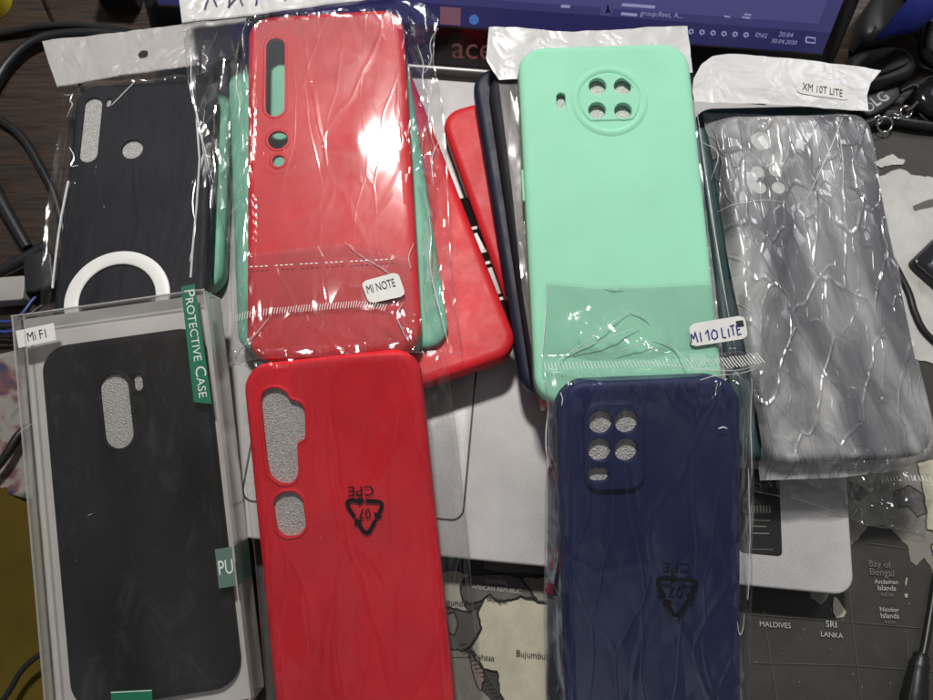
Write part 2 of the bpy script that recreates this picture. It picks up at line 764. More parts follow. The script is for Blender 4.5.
def aluminium(name):
    m, t, b = nt(name)
    v = coords(t)
    n = noise_n(t, v, 1500, 3, .8)
    big = noise_n(t, v, 22, 3)
    mx = math_n(t, 'ADD', math_n(t, 'MULTIPLY', n, .55), math_n(t, 'MULTIPLY', big, .45))
    c = ramp(t, mx, [(.38, (.44, .432, .432)), (.5, (.57, .557, .557)), (.64, (.70, .686, .682))])
    t.links.new(c, b.inputs['Base Color'])
    b.inputs['Metallic'].default_value = .12
    b.inputs['Roughness'].default_value = .42
    t.links.new(bump(t, n, .12, .0002), b.inputs['Normal'])
    return m


def cloth(name, cols, scale=60, weave=1800):
    m, t, b = nt(name)
    v = coords(t)
    n = noise_n(t, v, scale, 3, .5, .5)
    k = len(cols)
    c = ramp(t, n, [(.30 + .42 * i / max(1, k - 1), cc) for i, cc in enumerate(cols)])
    t.links.new(c, b.inputs['Base Color'])
    b.inputs['Roughness'].default_value = .85
    b.inputs['Specular IOR Level'].default_value = .15
    t.links.new(bump(t, noise_n(t, v, weave, 2), .4, .0004), b.inputs['Normal'])
    return m


def printed(name, col, vary=.14):
    """paper-like print of the desk mat with worn speckle"""
    m, t, b = nt(name)
    v = coords(t)
    n = noise_n(t, v, 120, 8, .7)
    n2 = noise_n(t, v, 25, 4)
    mixv = math_n(t, 'ADD', math_n(t, 'MULTIPLY', n, .6), math_n(t, 'MULTIPLY', n2, .4))
    c = ramp(t, mixv, [(.36, tuple(x * (1 - vary) for x in col[:3])), (.62, tuple(min(1, x * (1 + vary)) for x in col[:3]))])
    t.links.new(c, b.inputs['Base Color'])
    b.inputs['Roughness'].default_value = .55
    b.inputs['Specular IOR Level'].default_value = .3
    t.links.new(bump(t, noise_n(t, v, 1600, 2), .15, .0003), b.inputs['Normal'])
    return m


M_RED = silicone('red_silicone', (.80, .015, .029), .55, .2)
M_RED2 = silicone('scarlet_silicone', (.66, .022, .030), .45, .25)
M_MINT = silicone('mint_silicone', (.335, .74, .52), .62, .2, .04)
M_TEAL = silicone('teal_silicone', (.21, .56, .40), .5, .3)
M_NAVY = silicone('navy_silicone', (.012, .019, .072), .55, .2)
M_DNAVY = silicone('dark_navy_silicone', (.010, .014, .035), .5, .3)
M_BLACK = silicone('black_silicone', (.012, .0115, .012), .6, .2, .2, dust=.12)
M_BLACK2 = silicone('charcoal_silicone', (.016, .017, .022), .55, .12, .2)
M_DTEAL = silicone('dark_green_silicone', (.018, .058, .062), .45, .4)
M_WHITE = plain('white_plastic', (.78, .78, .75), .4)
M_LABEL = plain('label_paper', (.74, .73, .70), .6, bmp=.1)
M_INK = plain('black_ink', (.012, .012, .012), .6)
M_BLUEINK = plain('blue_pen_ink', (.02, .035, .22), .5)
M_NAVYINK = plain('navy_marker_ink', (.02, .025, .10), .5)
M_PRINTBLK = plain('black_print', (.006, .006, .008), .45)
M_PRINTWHT = plain('white_print', (.72, .72, .70), .5)
M_FOAM = foam('bubble_foam')
M_PALE_BACKING = foam('added_pale_backing', (.74, .76, .72))
M_FILM = film('clear_film', .014, .75, .11, .045, .75, crease=1.4)
M_FILM_BLUE = film('clear_film_on_blue', .006, .9, .13, .09, .8, crease=1.2)
M_FILM_SOFT = film('clinging_film', .004, 1.0, .15, .10, .7, rot=.5, crease=1.2)
M_FILM_FLAP = film('flat_clear_film', .02, 1.1, .09, .10, .8, (1, .6, 1), -.3, crease=1.3)
M_FILM_CRUMP = film('crumpled_clear_film', .04, 1.1, .09, .35, .8, (1, .5, 1), -.3, crease=1.5)
M_FILM_EDGE = film('grey_reflection_film', .34, 1.4, .12, .5, .9, (1, .3, 1), .1, haze_col=(.62, .58, .56), patch=.6)  # grey haze stands in for pale reflections on the clear bag edge
M_FILM_DARK = film('bag_film_over_black', .006, .75, .14, .07, .75, (1, .22, 1), .12)
M_FILM_SHEEN = film('painted_sheen_film', .34, 1.1, .24, .34, .7, (1, .45, 1), -.30, patch=1.3, haze_col=(.63, .63, .635), crease=2.7, scale=2.1, wob=.006, patch_scale=15)  # paled in patches to stand in for a broad bright reflection
M_FOLD_GLINT = film('painted_fold_glint', .74, 1.9, .20, .2, .5, haze_col=(.93, .93, .93))  # whitish colour stands in for highlights along the film's folds
M_BOXFILM = film('rigid_clear_plastic', .014, .6, .16, .015, .02, haze_col=(.7, .68, .66))
M_BOXSIDE = film('frosted_box_side', .44, .9, .22, .03, .05, haze_col=(.66, .62, .59))
M_HEAD = pearl('pearl_white_film')
M_HEADGREY = pearl('grey_pearl_film', (.46, .445, .435))
M_CARD = plain('greyboard_insert', (.68, .655, .62), .65, bmp=.1)
M_GREEN = plain('green_print', (.012, .155, .085), .5)
M_GREENPALE = plain('faded_green_print', (.10, .17, .145), .5)
M_ALU = aluminium('silver_laptop_shell')
M_GLOSSBLK = plain('gloss_black_bezel', (.012, .012, .014), .16, spec=.5)
M_MATBLK = plain('matte_black_plastic', (.013, .013, .014), .45)
M_DULLBLK = plain('dull_black_card', (.008, .008, .009), .8, spec=.1)
M_RUBBER = plain('black_cable_rubber', (.012, .012, .013), .38, spec=.5)
M_HINGE = plain('dark_grey_hinge', (.075, .073, .072), .3, metal=.3)
M_CHROME = plain('chrome', (.75, .74, .72), .16, metal=1.0)
M_LOGO = plain('chrome_red_logo', (.50, .40, .40), .25, metal=.8)
M_GROOVE = plain('groove_dark', (.03, .03, .03), .5)
M_WOOD = wood('dark_wood')
M_SCREEN = plain('screen_purple', (.01, .01, .02), .25, emit=srgb(62, 60, 112), estr=.75)
M_SCREENROW = plain('screen_row', (.01, .01, .02), .25, emit=srgb(76, 74, 128), estr=.75)
M_TASKBAR = plain('screen_taskbar', (.01, .01, .02), .25, emit=srgb(45, 44, 92), estr=.75)
M_SCREENTXT = plain('screen_text', (.02, .02, .03), .3, emit=srgb(148, 148, 190), estr=.8)
M_SCREENICON = plain('screen_icon_blue', (.02, .02, .03), .3, emit=srgb(70, 110, 180), estr=.8)
M_SCREENTILE = plain('screen_icon_brown', (.02, .02, .03), .3, emit=srgb(120, 80, 95), estr=.8)
M_MATDARK = printed('mat_dark', (.052, .050, .046))
M_CREAM = printed('map_cream', (.50, .47, .37))
M_GREYLAND = printed('map_grey', (.120, .112, .105))
M_MIDLAND = printed('map_taupe', (.235, .222, .190))
M_PALELAND = printed('map_pale_grey', (.52, .52, .49))
M_PINK = printed('map_pink', (.30, .21, .19))
M_MAPLINE = plain('map_outline', (.012, .012, .012), .6)
M_GRID = plain('map_graticule', (.10, .095, .085), .6)
M_MAPTXT = plain('map_white_text', (.50, .49, .46), .6)
M_MAPTXTG = plain('map_grey_text', (.17, .165, .155), .6)
M_YELLOW = cloth('ochre_cloth', [(.060, .040, .005), (.095, .066, .008)], 18)
M_FLORAL = cloth('floral_cloth', [(.05, .08, .03), (.17, .18, .14), (.26, .25, .23), (.25, .22, .20), (.16, .07, .07), (.05, .06, .12)], 70)
M_BLUECLOTH = cloth('blue_fabric', [(.010, .015, .11), (.018, .028, .20)], 40)
M_TAPE = plain('yellow_tape', (.62, .50, .03), .35)
M_BEIGE = plain('beige_card', (.42, .33, .24), .7)
M_BLUEWIRE = plain('blue_wire', (.03, .06, .22), .4)
M_GREYPL = plain('grey_plastic', (.33, .32, .30), .5)
M_GLASSBLK = plain('black_screen_glass', (.02, .021, .024), .08, spec=.6)

GRP = 'phone cases piled on the laptop'

# ------------------------------------------------------------------ setting: the desk
V, F = [], []
n_pl = 10
x0, x1, y0, y1 = -700, 800, -420, 900
fr0 = FlatFrame(466, 350, 0)
# wide boards with thin grooves, laid on a slant, as one sheet
desk_v, desk_f = [], []
ang = math.radians(28)
ca, sa = math.cos(ang), math.sin(ang)
for k in range(-8, 9):
    a0, a1 = k * 118 + 1.0, (k + 1) * 118 - 1.0
    prof = [(a0 - 2.0, -3.0), (a0, -.6), (a0 + 1.2, 0), (a1 - 1.2, 0), (a1, -.6), (a1 + .0, -3.0)]
    b = len(desk_v)
    for (u, z) in prof:
        for vv in (-1300, 1300):
            desk_v.append((u * ca - vv * sa - 60, u * sa + vv * ca + 200, z))
    for i in range(len(prof) - 1):
        desk_f.append((b + 2 * i, b + 2 * i + 1, b + 2 * i + 3, b + 2 * i + 2))
structure(mesh_obj('desk_surface', desk_v, desk_f, M_WOOD, None, angle=20))

# ------------------------------------------------------------------ desk mat with a printed world map
ZM = 2.2
fm = FlatFrame(700, 560, 0)
mat_root = thing('desk_mat', 'dark desk mat printed with a cream and grey world map, under the laptop', 'desk mat', fm)
mq = [fm.loc(-20 + 300, 790, ZM), fm.loc(1010, 790, ZM), fm.loc(1010, 112, ZM), fm.loc(640, 96, ZM)]
mq = [(-150 - fm.o.x, -150 - fm.o.y), (420 - fm.o.x, -175 - fm.o.y), (460 - fm.o.x, 252 - fm.o.y), (-118 - fm.o.x, 262 - fm.o.y)]
flat_poly('mat_sheet', mq, ZM, M_MATDARK, mat_root, thick=2.0)
rng = random.Random(4)


def jag(pts, amp=.45, step=1.6, seed=0):
    """coastline jitter on a pixel-traced outline given in local mm"""
    r = resample(pts, step, True)
    out = []
    for i, p in enumerate(r[:-1]):
        q = Vector((p.x, p.y, seed * 7.3))
        out.append((p.x + amp * noise.noise(q * .55) * 1.6 + amp * .5 * noise.noise(q * 1.7), p.y + amp * noise.noise(q * .55 + Vector((9, 4, 1))) * 1.6))
    return out


lands = [
    ('map_country', [(475, 640), (482, 628), (478, 612), (481, 604), (484, 598), (490, 594), (497, 601), (510, 600), (520, 597), (530, 597), (537, 602), (570, 606),
                     (575, 720), (512, 716), (505, 702), (500, 692), (497, 672), (484, 668), (476, 658), (470, 648)], M_CREAM, True),
    ('map_country', [(460, 590), (463, 580), (472, 575), (500, 574), (520, 577), (528, 588), (535, 600), (520, 596.4), (510, 599.4), (497, 600.4), (490, 593.4), (484, 599), (470, 603), (464, 600)], M_GREYLAND, True),
    ('map_country', [(520, 577), (570, 577), (570, 604), (538, 601), (530, 589)], M_MIDLAND, True),
    ('map_country', [(425, 575), (447, 571), (456, 570), (470, 575), (462, 580), (459.5, 590), (463, 600), (466, 606), (467, 611), (447, 606), (430, 600)], M_CREAM, True),
    ('map_country', [(425, 607), (447, 607), (468, 612), (480, 605), (477, 612), (481, 628), (474, 640), (469, 647), (462, 650), (450, 648), (430, 650)], M_GREYLAND, True),
    ('map_country', [(446, 615), (455, 612), (458, 625), (455, 634), (449, 632)], M_MIDLAND, True),
    ('map_sea_hazed', [(420, 652), (450, 650), (462, 651), (468, 652), (474, 676), (482, 690), (500, 712), (500, 740), (430, 740)], M_MIDLAND, False),  # sea painted paler to stand in for the haze of film over it
    ('map_country', [(468, 650), (475, 658), (483, 669), (484, 676), (481, 690), (477, 686), (473, 672)], M_PINK, True),
    ('map_country', [(480, 552), (500, 556), (530, 552), (550, 560), (550, 575), (500, 573), (484, 570)], M_GREYLAND, True),
    ('map_country', [(800, 440), (945, 440), (990, 560), (960, 590), (933, 574), (929, 565), (923, 558), (916, 565), (910, 561), (908, 548), (900, 539), (891, 529), (882, 525), (868, 526), (859, 537),
                     (847, 548), (841, 556), (831, 560), (831, 580), (826, 600), (820, 604), (810, 598)], M_MIDLAND, False),
    ('map_country', [(916, 462), (960, 452), (970, 532), (926, 530), (924, 500)], M_CREAM, True),
    ('map_country', [(892, 492), (908, 485), (922, 494), (926, 512), (916, 516), (908, 506), (899, 508)], M_GREYLAND, True),
    ('map_country', [(836, 486), (850, 482), (868, 492), (858, 500), (842, 496)], M_GREYLAND, True),
    ('map_island', [(832.5, 597.5), (835, 596), (841, 604), (845, 612), (843, 617), (836.5, 618), (833, 613)], M_CREAM, False),
    ('map_island', [(930, 545), (950, 540), (955, 558), (932, 555)], M_CREAM, True),
    ('map_island', [(905, 578), (907, 577), (906, 582), (904, 586)], M_CREAM, False),
    ('map_island', [(903.5, 594), (906, 593.5), (906, 597), (904.5, 597)], M_CREAM, False),
    ('map_country', [(872, 163), (880, 160), (886, 157), (892, 155), (897, 159), (905, 161), (902, 165), (892, 165), (880, 168)], M_PALELAND, False),
    ('map_country', [(884, 176), (890, 172), (898, 169.5), (905, 171), (911, 176), (935, 178), (1000, 182), (1010, 350), (960, 372), (890, 352), (850, 330), (850, 180)], M_PALELAND, False),
]
lz = ZM + .12
for i, (nm, pts, mt, outline) in enumerate(lands):
    lp = jag(fm.locs(pts, ZM), .5, 1.5, i)
    ob = flat_poly(nm, lp, lz + .03 * i, mt, mat_root)
    if outline:
        v_, f_ = ribbon([[Vector(p) for p in lp + lp[:1]]], .55, lz + .75)
        mesh_obj('map_border', v_, f_, M_MAPLINE, ob, smooth=False)
lake = flat_poly('map_lake', jag(fm.locs([(912, 208), (922, 202), (940, 196), (945, 206), (925, 209), (914, 212)], ZM), .5, 1.5, 33), lz + .62, M_GREYLAND, mat_root)
flat_poly('map_lake', fm.locs([(917, 280), (919, 280), (922, 293), (919.5, 293)], ZM), lz + .62, M_CREAM, mat_root)
grat = [[(762, 607), (769, 650), (777, 702)], [(748, 614), (840, 621), (925, 628)], [(846, 560), (852, 625), (861, 702)], [(748, 662), (850, 665), (933, 671)], [(905, 628), (912, 705)], [(868, 543), (905, 548)],
        [(448, 657), (470, 657)], [(468, 640), (506, 706)]]
for g in grat:
    v_, f_ = ribbon([resample(fm.locs(g, ZM), 2)], .3, lz + .6)
    mesh_obj('map_graticule', v_, f_, M_GRID, mat_root, smooth=False)
hat = []
for k in range(16):
    a = Vector((466 + k * 2.6, 643 + k * 4.0))
    hat.append(fm.locs([tuple(a + Vector((.5, .4))), tuple(a + Vector((-6.5, 1.5)))], ZM))
v_, f_ = ribbon(hat, .28, lz + .8)
mesh_obj('map_hatching', v_, f_, M_MAPLINE, mat_root, smooth=False)
for s, a, b, mt in [('CENTRAL', (485, 582.5), (508, 585), M_MAPTXT), ('AFRICAN REPUBLIC', (471.5, 588.5), (521, 593.5), M_MAPTXT),
                    ('Yaoundé', (437, 603), (466.5, 606.5), M_INK), ('Bangui', (487, 600), (507, 603.5), M_INK), ('Kinshasa', (468, 657.5), (494, 660.5), M_INK),
                    ('Bujumbura', (516, 655.5), (552, 659.5), M_INK), ('MALDIVES', (759, 626), (790, 628), M_MAPTXT), ('SRI', (825, 626.5), (835.5, 627.5), M_MAPTXT),
                    ('LANKA', (820, 636), (842, 638), M_MAPTXT), ('Bay of', (868, 566), (890, 568), M_MAPTXTG), ('Bengal', (869, 574.5), (893, 576.5), M_MAPTXTG),
                    ('Andaman', (873.5, 583.5), (897, 584), M_MAPTXT), ('Islands', (877, 590), (895, 590.6), M_MAPTXT), ('INDIA', (880, 596), (893, 596.6), M_MAPTXTG),
                    ('Nicobar', (879, 611), (898, 611.6), M_MAPTXT), ('Islands', (880, 617.6), (898, 618.2), M_MAPTXT), ('INDIA', (884, 623), (895, 623.6), M_MAPTXTG),
                    ('A', (841, 535), (848, 535), M_MAPTXTG)]:
    text('map_lettering', s, fm.loc(*a, ZM), fm.loc(*b, ZM), mt, mat_root, lz + .95)
# flecks of wear
fl = random.Random(8)
fv, ff = [], []
for k in range(30):
    px_, py_ = fl.uniform(755, 930), fl.uniform(600, 700)
    x, y = fm.loc(px_, py_, ZM)
    s = fl.uniform(.08, .28)
    b = len(fv)
    for (dx, dy) in ((-1, -.6), (.8, -1), (1, .5), (-.3, 1)):
        fv.append((x + dx * s * fl.uniform(.5, 1.2), y + dy * s * fl.uniform(.5, 1.2), lz + .55))
    ff.append((b, b + 1, b + 2, b + 3))
mesh_obj('wear_flecks', fv, ff, M_MAPTXT, mat_root, smooth=False)

# ------------------------------------------------------------------ laptop
ZL = 22.0
fl_ = FlatFrame(831, 594, 0, -5.2)
lap = thing('laptop', 'open silver laptop with black glossy screen bezel, lying under the heap of phone cases', 'laptop', fl_)
LW, LD = 380.0, 262.0
lap_base = block('base', LW, LD, 18, 9, 1.2, M_ALU, lap, -LW / 2, LD / 2, 4.0)
tx, ty = fl_.loc(479, 365, ZL)
tx2, ty2 = fl_.loc(461, 521.5, ZL)
pad_w, pad_h = 106, 78
pcx, pcy = tx2 - pad_w / 2 + 1.0, ty2 + pad_h / 2
lo = rr(pad_w, pad_h, 6, 8, pcx, pcy)
li = rr(pad_w - 1.3, pad_h - 1.3, 5.4, 8, pcx, pcy)
flat_poly('trackpad_groove', lo, ZL + .10, M_GROOVE, lap, holes=[li])
V, F = sheet_mesh([(li, ZL + .02), (offset(li, -.1), ZL + .16), (offset(li, -.35), ZL + .22)], [])
mesh_obj('trackpad', V, F, M_ALU, lap)
v_, f_ = ribbon([[tuple(p) for p in resample(offset(rr(pad_w, pad_h, 6, 8, pcx, pcy), .12), 2, True)]], .25, ZL + .12)
mesh_obj('trackpad_chamfer', v_, f_, M_CHROME, lap)
# black specification sticker at the right palm rest
sq = fl_.locs([(738, 470), (779.5, 470), (780, 553), (740, 555)], ZL)
cxs, cys = sum(p[0] for p in sq) / 4, sum(p[1] for p in sq) / 4
st_ = flat_poly('palm_rest_sticker', rr(sq[1][0] - sq[0][0], sq[0][1] - sq[3][1], 2.2, 6, cxs, cys), ZL + .14, M_MATBLK, lap, thick=.12)
for s, a, b in [('intel', (753, 500), (773, 501)), ('inside', (753, 511), (773, 512))][:0]:
    pass
bars = []
for (yy, xa, xb) in ((508, 750, 772), (520, 752, 770), (526, 752, 766), (533, 751, 769), (549, 752, 773)):
    bars.append(fl_.locs([(xa, yy), (xb, yy + .5)], ZL))
v_, f_ = ribbon(bars[1:4], .55, ZL + .2)
mesh_obj('sticker_print', v_, f_, M_MAPTXTG, st_, smooth=False)
v_, f_ = ribbon(bars[4:], .25, ZL + .2)
mesh_obj('sticker_rule', v_, f_, M_MAPTXTG, st_, smooth=False)
bt = []
for k in range(7):
    bt.append(fl_.locs([(751 + k * 3.1, 505.5), (751 + k * 3.1, 513)], ZL))
v_, f_ = ribbon(bt, .7, ZL + .2)
mesh_obj('sticker_barcode', v_, f_, M_MAPTXTG, st_, smooth=False)

# lid: hinged at the back edge, open about 118 degrees
tilt_lid = math.radians(28)
lid_up = (fl_.y * math.sin(tilt_lid) + Vector((0, 0, 1)) * math.cos(tilt_lid)).normalized()
lid_n = fl_.x.cross(lid_up).normalized()
hinge_o = fl_.o + fl_.y * (LD + 2.5) + Vector((0, 0, ZL + 2))


class LidFrame(Frame):
    def __init__(self):
        self.t = 0.0
        self.set(hinge_o, fl_.x, lid_up, lid_n)


fd = LidFrame()
lid_right = fd.loc(847, 34)[0]
lid_left = lid_right - LW
LH = 246.0


def lid_part(name, x0, y0, x1, y1, z0, z1, r, bev, mat, parent):
    """a block of the lid, given in lid coordinates, parented to the laptop root"""
    base = lambda d: rr(x1 - x0 - 2 * d, y1 - y0 - 2 * d, max(.05, r - d), 6, (x0 + x1) / 2, (y0 + y1) / 2)
    rings = [(base(bev), z0), (base(0), z0 + bev), (base(0), z1 - bev), (base(bev * .3), z1 - bev * .3), (base(bev), z1)]
    V, F = sheet_mesh(rings, [])
    F.append(tuple(range(len(rings[0][0]))))
    return to_lap(mesh_obj(name, [to_local(v) for v in V], F, mat, parent, angle=40))


lap_inv = fl_.M.inverted()


def to_local(v):
    w = hinge_o + fl_.x * v[0] + lid_up * v[1] + lid_n * v[2]
    q = w - fl_.o
    return (q.dot(fl_.x), q.dot(fl_.y), q.dot(fl_.z))


def to_lap(o):
    return o


lid_part('lid_shell', lid_left, 2, lid_right, LH, -7.0, -1.4, 6, .6, M_ALU, lap)
bez = lid_part('bezel', lid_left + .7, 2.8, lid_right - .7, LH - 1, -1.4, 0.0, 6, .25, M_GLOSSBLK, lap)
dx1 = fd.loc(824, 49)[0]
dy0 = (fd.loc(430, 28)[1] + fd.loc(822, 50)[1]) / 2
dx0 = lid_left + (lid_right - dx1)


def lid_sheet(name, x0, y0, x1, y1, z, mat, parent):
    return mesh_obj(name, [to_local((x0, y0, z)), to_local((x1, y0, z)), to_local((x1, y1, z)), to_local((x0, y1, z))], [(0, 1, 2, 3)], mat, parent, smooth=False)


disp = lid_sheet('display', dx0, dy0, dx1, dy0 + 200, .10, M_SCREEN, lap)
tb = 11.0
lid_sheet('taskbar', dx0, dy0, dx1, dy0 + tb, .18, M_TASKBAR, disp)
lid_sheet('display_edge', dx0 - .2, dy0 - .9, dx1 + .5, dy0 - .05, .12, M_HINGE, lap)
lid_sheet('message_row', dx0 + 40, dy0 + 15, dx1 - 8, dy0 + 33, .18, M_SCREENROW, disp)
lid_sheet('app_tile', *fd.loc(440, 24), *fd.loc(461, 8), .26, M_SCREENTILE, disp)


def lid_text(name, s, a, b, mat, parent, height=None):
    A, B = fd.loc(*a), fd.loc(*b)
    o = text(name, s, A, B, mat, None, .34, None, height)
    for v in o.data.vertices:
        v.co = Vector(to_local(v.co / MM)) * MM
    o.parent = parent
    return o


def lid_ribbon(name, paths, w, mat, parent, z=.34):
    v_, f_ = ribbon([[fd.loc(*p) for p in q] for q in paths], w, z)
    return mesh_obj(name, [to_local(v) for v in v_], f_, mat, parent, smooth=False)


lid_text('clock_text', '20:04', (778, 36), (792, 37.5), M_SCREENTXT, disp)
lid_text('date_text', '30.04.2020', (771, 42.5), (796, 44.5), M_SCREENTXT, disp)
lid_text('language_text', 'ENG', (755, 36.5), (766, 38), M_SCREENTXT, disp)
lid_text('message_text', 'group:fleet, A...', (640, 15), (682, 18), M_SCREENTXT, disp)
for q in ([(622, 4.5), (655, 7)], [(621, 13.5), (637, 15)], [(561, 6), (570, 6.5)]):
    lid_ribbon('message_line', [q], 1.5, M_SCREENTXT, disp)
icons = []
for px_ in (691, 702, 713, 724, 735, 746):
    cx_, cy_ = px_, 31.5 + (px_ - 691) * .06
    icons.append([(cx_ - 2.3, cy_), (cx_ - 1, cy_ - 2), (cx_ + 1.6, cy_ - 1.6), (cx_ + 2, cy_ + 1), (cx_ - .5, cy_ + 2.2), (cx_ - 2.3, cy_)])
icons += [[(806, 37), (815, 38), (815, 43), (806, 42), (806, 37)], [(724, 16), (730, 17)], [(742, 17), (750, 18)], [(744, 14), (751, 15)]]
for q in icons:
    lid_ribbon('tray_icon', [q], .8, M_SCREENTXT, disp)
ci, cj = fd.loc(474, 19.5)
V = [to_local((x, y, .34)) for x, y in circle(ci, cj, 2.6, 20)]
mesh_obj('app_icon', V, [tuple(range(20))], M_SCREENICON, disp, smooth=False)
lid_sheet('photo_tile', *fd.loc(600, 15), *fd.loc(614, 1), .26, M_SCREENROW, disp)
lid_ribbon('photo_figure', [[(607.5, 5), (608, 9)], [(607.8, 9), (606, 13)], [(607.8, 9), (610, 13)]], 1.0, M_INK, disp)
lg = lid_text('maker_logo', 'acer', (452, 57.5), (506, 60.5), M_LOGO, bez, None)
# hinge barrel and rear deck
hv = to_local((lid_left + 30, -1.5, -2.0))
hw = to_local((lid_right - 30, -1.5, -2.0))
tube('hinge', [hv, ((hv[0] + hw[0]) / 2, hv[1], hv[2]), hw], 5.2, M_HINGE, lap, 18, 2)


# ------------------------------------------------------------------ film bags
def sdf_rr(x, y, hw, hl, r):
    qx, qy = abs(x) - hw + r, abs(y) - hl + r
    return math.hypot(max(qx, 0), max(qy, 0)) + min(max(qx, qy), 0) - r


def smooth(a, b, x):
    t = max(0.0, min(1.0, (x - a) / (b - a)))
    return t * t * (3 - 2 * t)


def polyline(pts, n):
    pts = [Vector(p) for p in pts]
    ds = [0]
    for a, b in zip(pts, pts[1:]):
        ds.append(ds[-1] + (b - a).length)
    out = []
    for k in range(n + 1):
        d = ds[-1] * k / n
        i = max(j for j in range(len(ds)) if ds[j] <= d + 1e-9)
        i = min(i, len(pts) - 2)
        t = (d - ds[i]) / max(1e-9, ds[i + 1] - ds[i])
        out.append(pts[i].lerp(pts[i + 1], t))
    return out


def film_height(w, l, face, seam, af, am, seed, margin=9.0, stretch=.45, rot=.2, freq=.07, bumps=(), slope=None):
    c, s = math.cos(rot), math.sin(rot)

    def h(x, y):
        d = sdf_rr(x, y, w / 2, l / 2, 9)
        k = smooth(-1.5, margin, d)
        z = face * (1 - k) + seam * k
        a = af + (am - af) * smooth(-4, 3, d)
        for (bx, by, rx, ry, amp, aadd) in bumps:
            g = math.exp(-((x - bx) / rx) ** 2 - ((y - by) / ry) ** 2)
            z += amp * g
            a += aadd * g
        u, v = (x * c - y * s) * freq, (x * s + y * c) * freq * stretch
        n1 = abs(noise.noise(Vector((u, v, seed))))
        n2 = abs(noise.noise(Vector((u * 2.3 + 5, v * 2.3, seed + 3.1))))
        n3 = abs(noise.noise(Vector((u * 5.1, v * 5.1 + 2, seed + 7.7))))
        z += a * (1.6 * n1 + .9 * n2 + .2 * n3)
        if slope:
            z += slope(x, y)
        return z

    def weight(x, y):
        k = smooth(-5, 4, sdf_rr(x, y, w / 2, l / 2, 9))
        for (bx, by, rx, ry, amp, aadd) in bumps:
            k += min(1, aadd * 1.6) * math.exp(-((x - bx) / rx) ** 2 - ((y - by) / ry) ** 2)
        return min(1.0, k)
    h.weight = weight
    return h


def coons(name, fr, top, right, bottom, left, hfun, mat, parent, zpx, step=1.25, lift=0.0, hole=None):
    """film sheet between four traced edges (each left->right or top->bottom)"""
    T, R, B, L = [fr.locs(e, zpx) for e in (top, right, bottom, left)]
    ln = lambda e: sum((Vector(b) - Vector(a)).length for a, b in zip(e, e[1:]))
    nu = max(6, int(max(ln(T), ln(B)) / step))
    nv = max(6, int(max(ln(L), ln(R)) / step))
    T, B = polyline(T, nu), polyline(B, nu)
    L, R = polyline(L, nv), polyline(R, nv)
    V, F = [], []
    for j in range(nv + 1):
        v = j / nv
        for i in range(nu + 1):
            u = i / nu
            p = T[i] * (1 - v) + B[i] * v + L[j] * (1 - u) + R[j] * u - (T[0] * (1 - u) * (1 - v) + T[-1] * u * (1 - v) + B[0] * (1 - u) * v + B[-1] * u * v)
            V.append((p.x, p.y, hfun(p.x, p.y) + lift))
    for j in range(nv):
        for i in range(nu):
            a = j * (nu + 1) + i
            if hole:
                cx = V[a][0] - hole[0]
                cy = V[a][1] - hole[1]
                if cx * cx + cy * cy < hole[2] ** 2:
                    continue
            F.append((a, a + nu + 1, a + nu + 2, a + 1))
    o = mesh_obj(name, V, F, mat, parent, angle=70)
    wf = getattr(hfun, 'weight', None)
    at = o.data.attributes.new('wrinkle', 'FLOAT', 'POINT')
    at.data.foreach_set('value', [wf(x, y) if wf else 1.0 for x, y, z in V])
    return o


def seal(name, fr, pts, tick, mat, parent, hfun, zpx, gap=1.05, width=.45, lift=.3, lean=0.0):
    """row of short heat-seal ticks along a traced line"""
    L = resample(fr.locs(pts, zpx), gap)
    paths = []
    for i in range(len(L) - 1):
        d = (L[i + 1] - L[i]).normalized()
        n = Vector((-d.y, d.x)) + d * lean
        k = rng.uniform(.85, 1.1)
        paths.append([tuple(L[i] - n * tick / 2 * k), tuple(L[i]), tuple(L[i] + n * tick / 2 * k)])
    v_, f_ = ribbon(paths, width, lift, hfun)
    return mesh_obj(name, v_, f_, mat, parent, smooth=False)


def edge_line(name, fr, pts, mat, parent, hfun, zpx, r=.35, lift=.2):
    """the welded edge of a bag: a thin clear bead"""
    L = resample(fr.locs(pts, zpx), 2.0)
    P3 = [(p.x, p.y, hfun(p.x, p.y) + lift) for p in L]
    return tube(name, P3, r, mat, parent, 6, 1)


def folds(fr, parent, lines, hfun, zpx, r=.32, lift=.15):  # thin fold tubes coloured whitish, as painted glints on the film
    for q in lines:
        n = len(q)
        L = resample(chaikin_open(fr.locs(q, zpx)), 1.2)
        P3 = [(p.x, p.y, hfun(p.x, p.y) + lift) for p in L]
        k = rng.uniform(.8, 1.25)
        tube('film_fold_glint', P3, lambda u, k=k: r * k * (.25 + .75 * math.sin(math.pi * min(1, max(0, .06 + .88 * u)))), M_FOLD_GLINT, parent, 5, 1)


def chaikin_open(p, n=2):
    for _ in range(n):
        q = [p[0]]
        for a, b in zip(p, p[1:]):
            q.append((a[0] * .75 + b[0] * .25, a[1] * .75 + b[1] * .25))
            q.append((a[0] * .25 + b[0] * .75, a[1] * .25 + b[1] * .75))
        q.append(p[-1])
        p = q
    return p


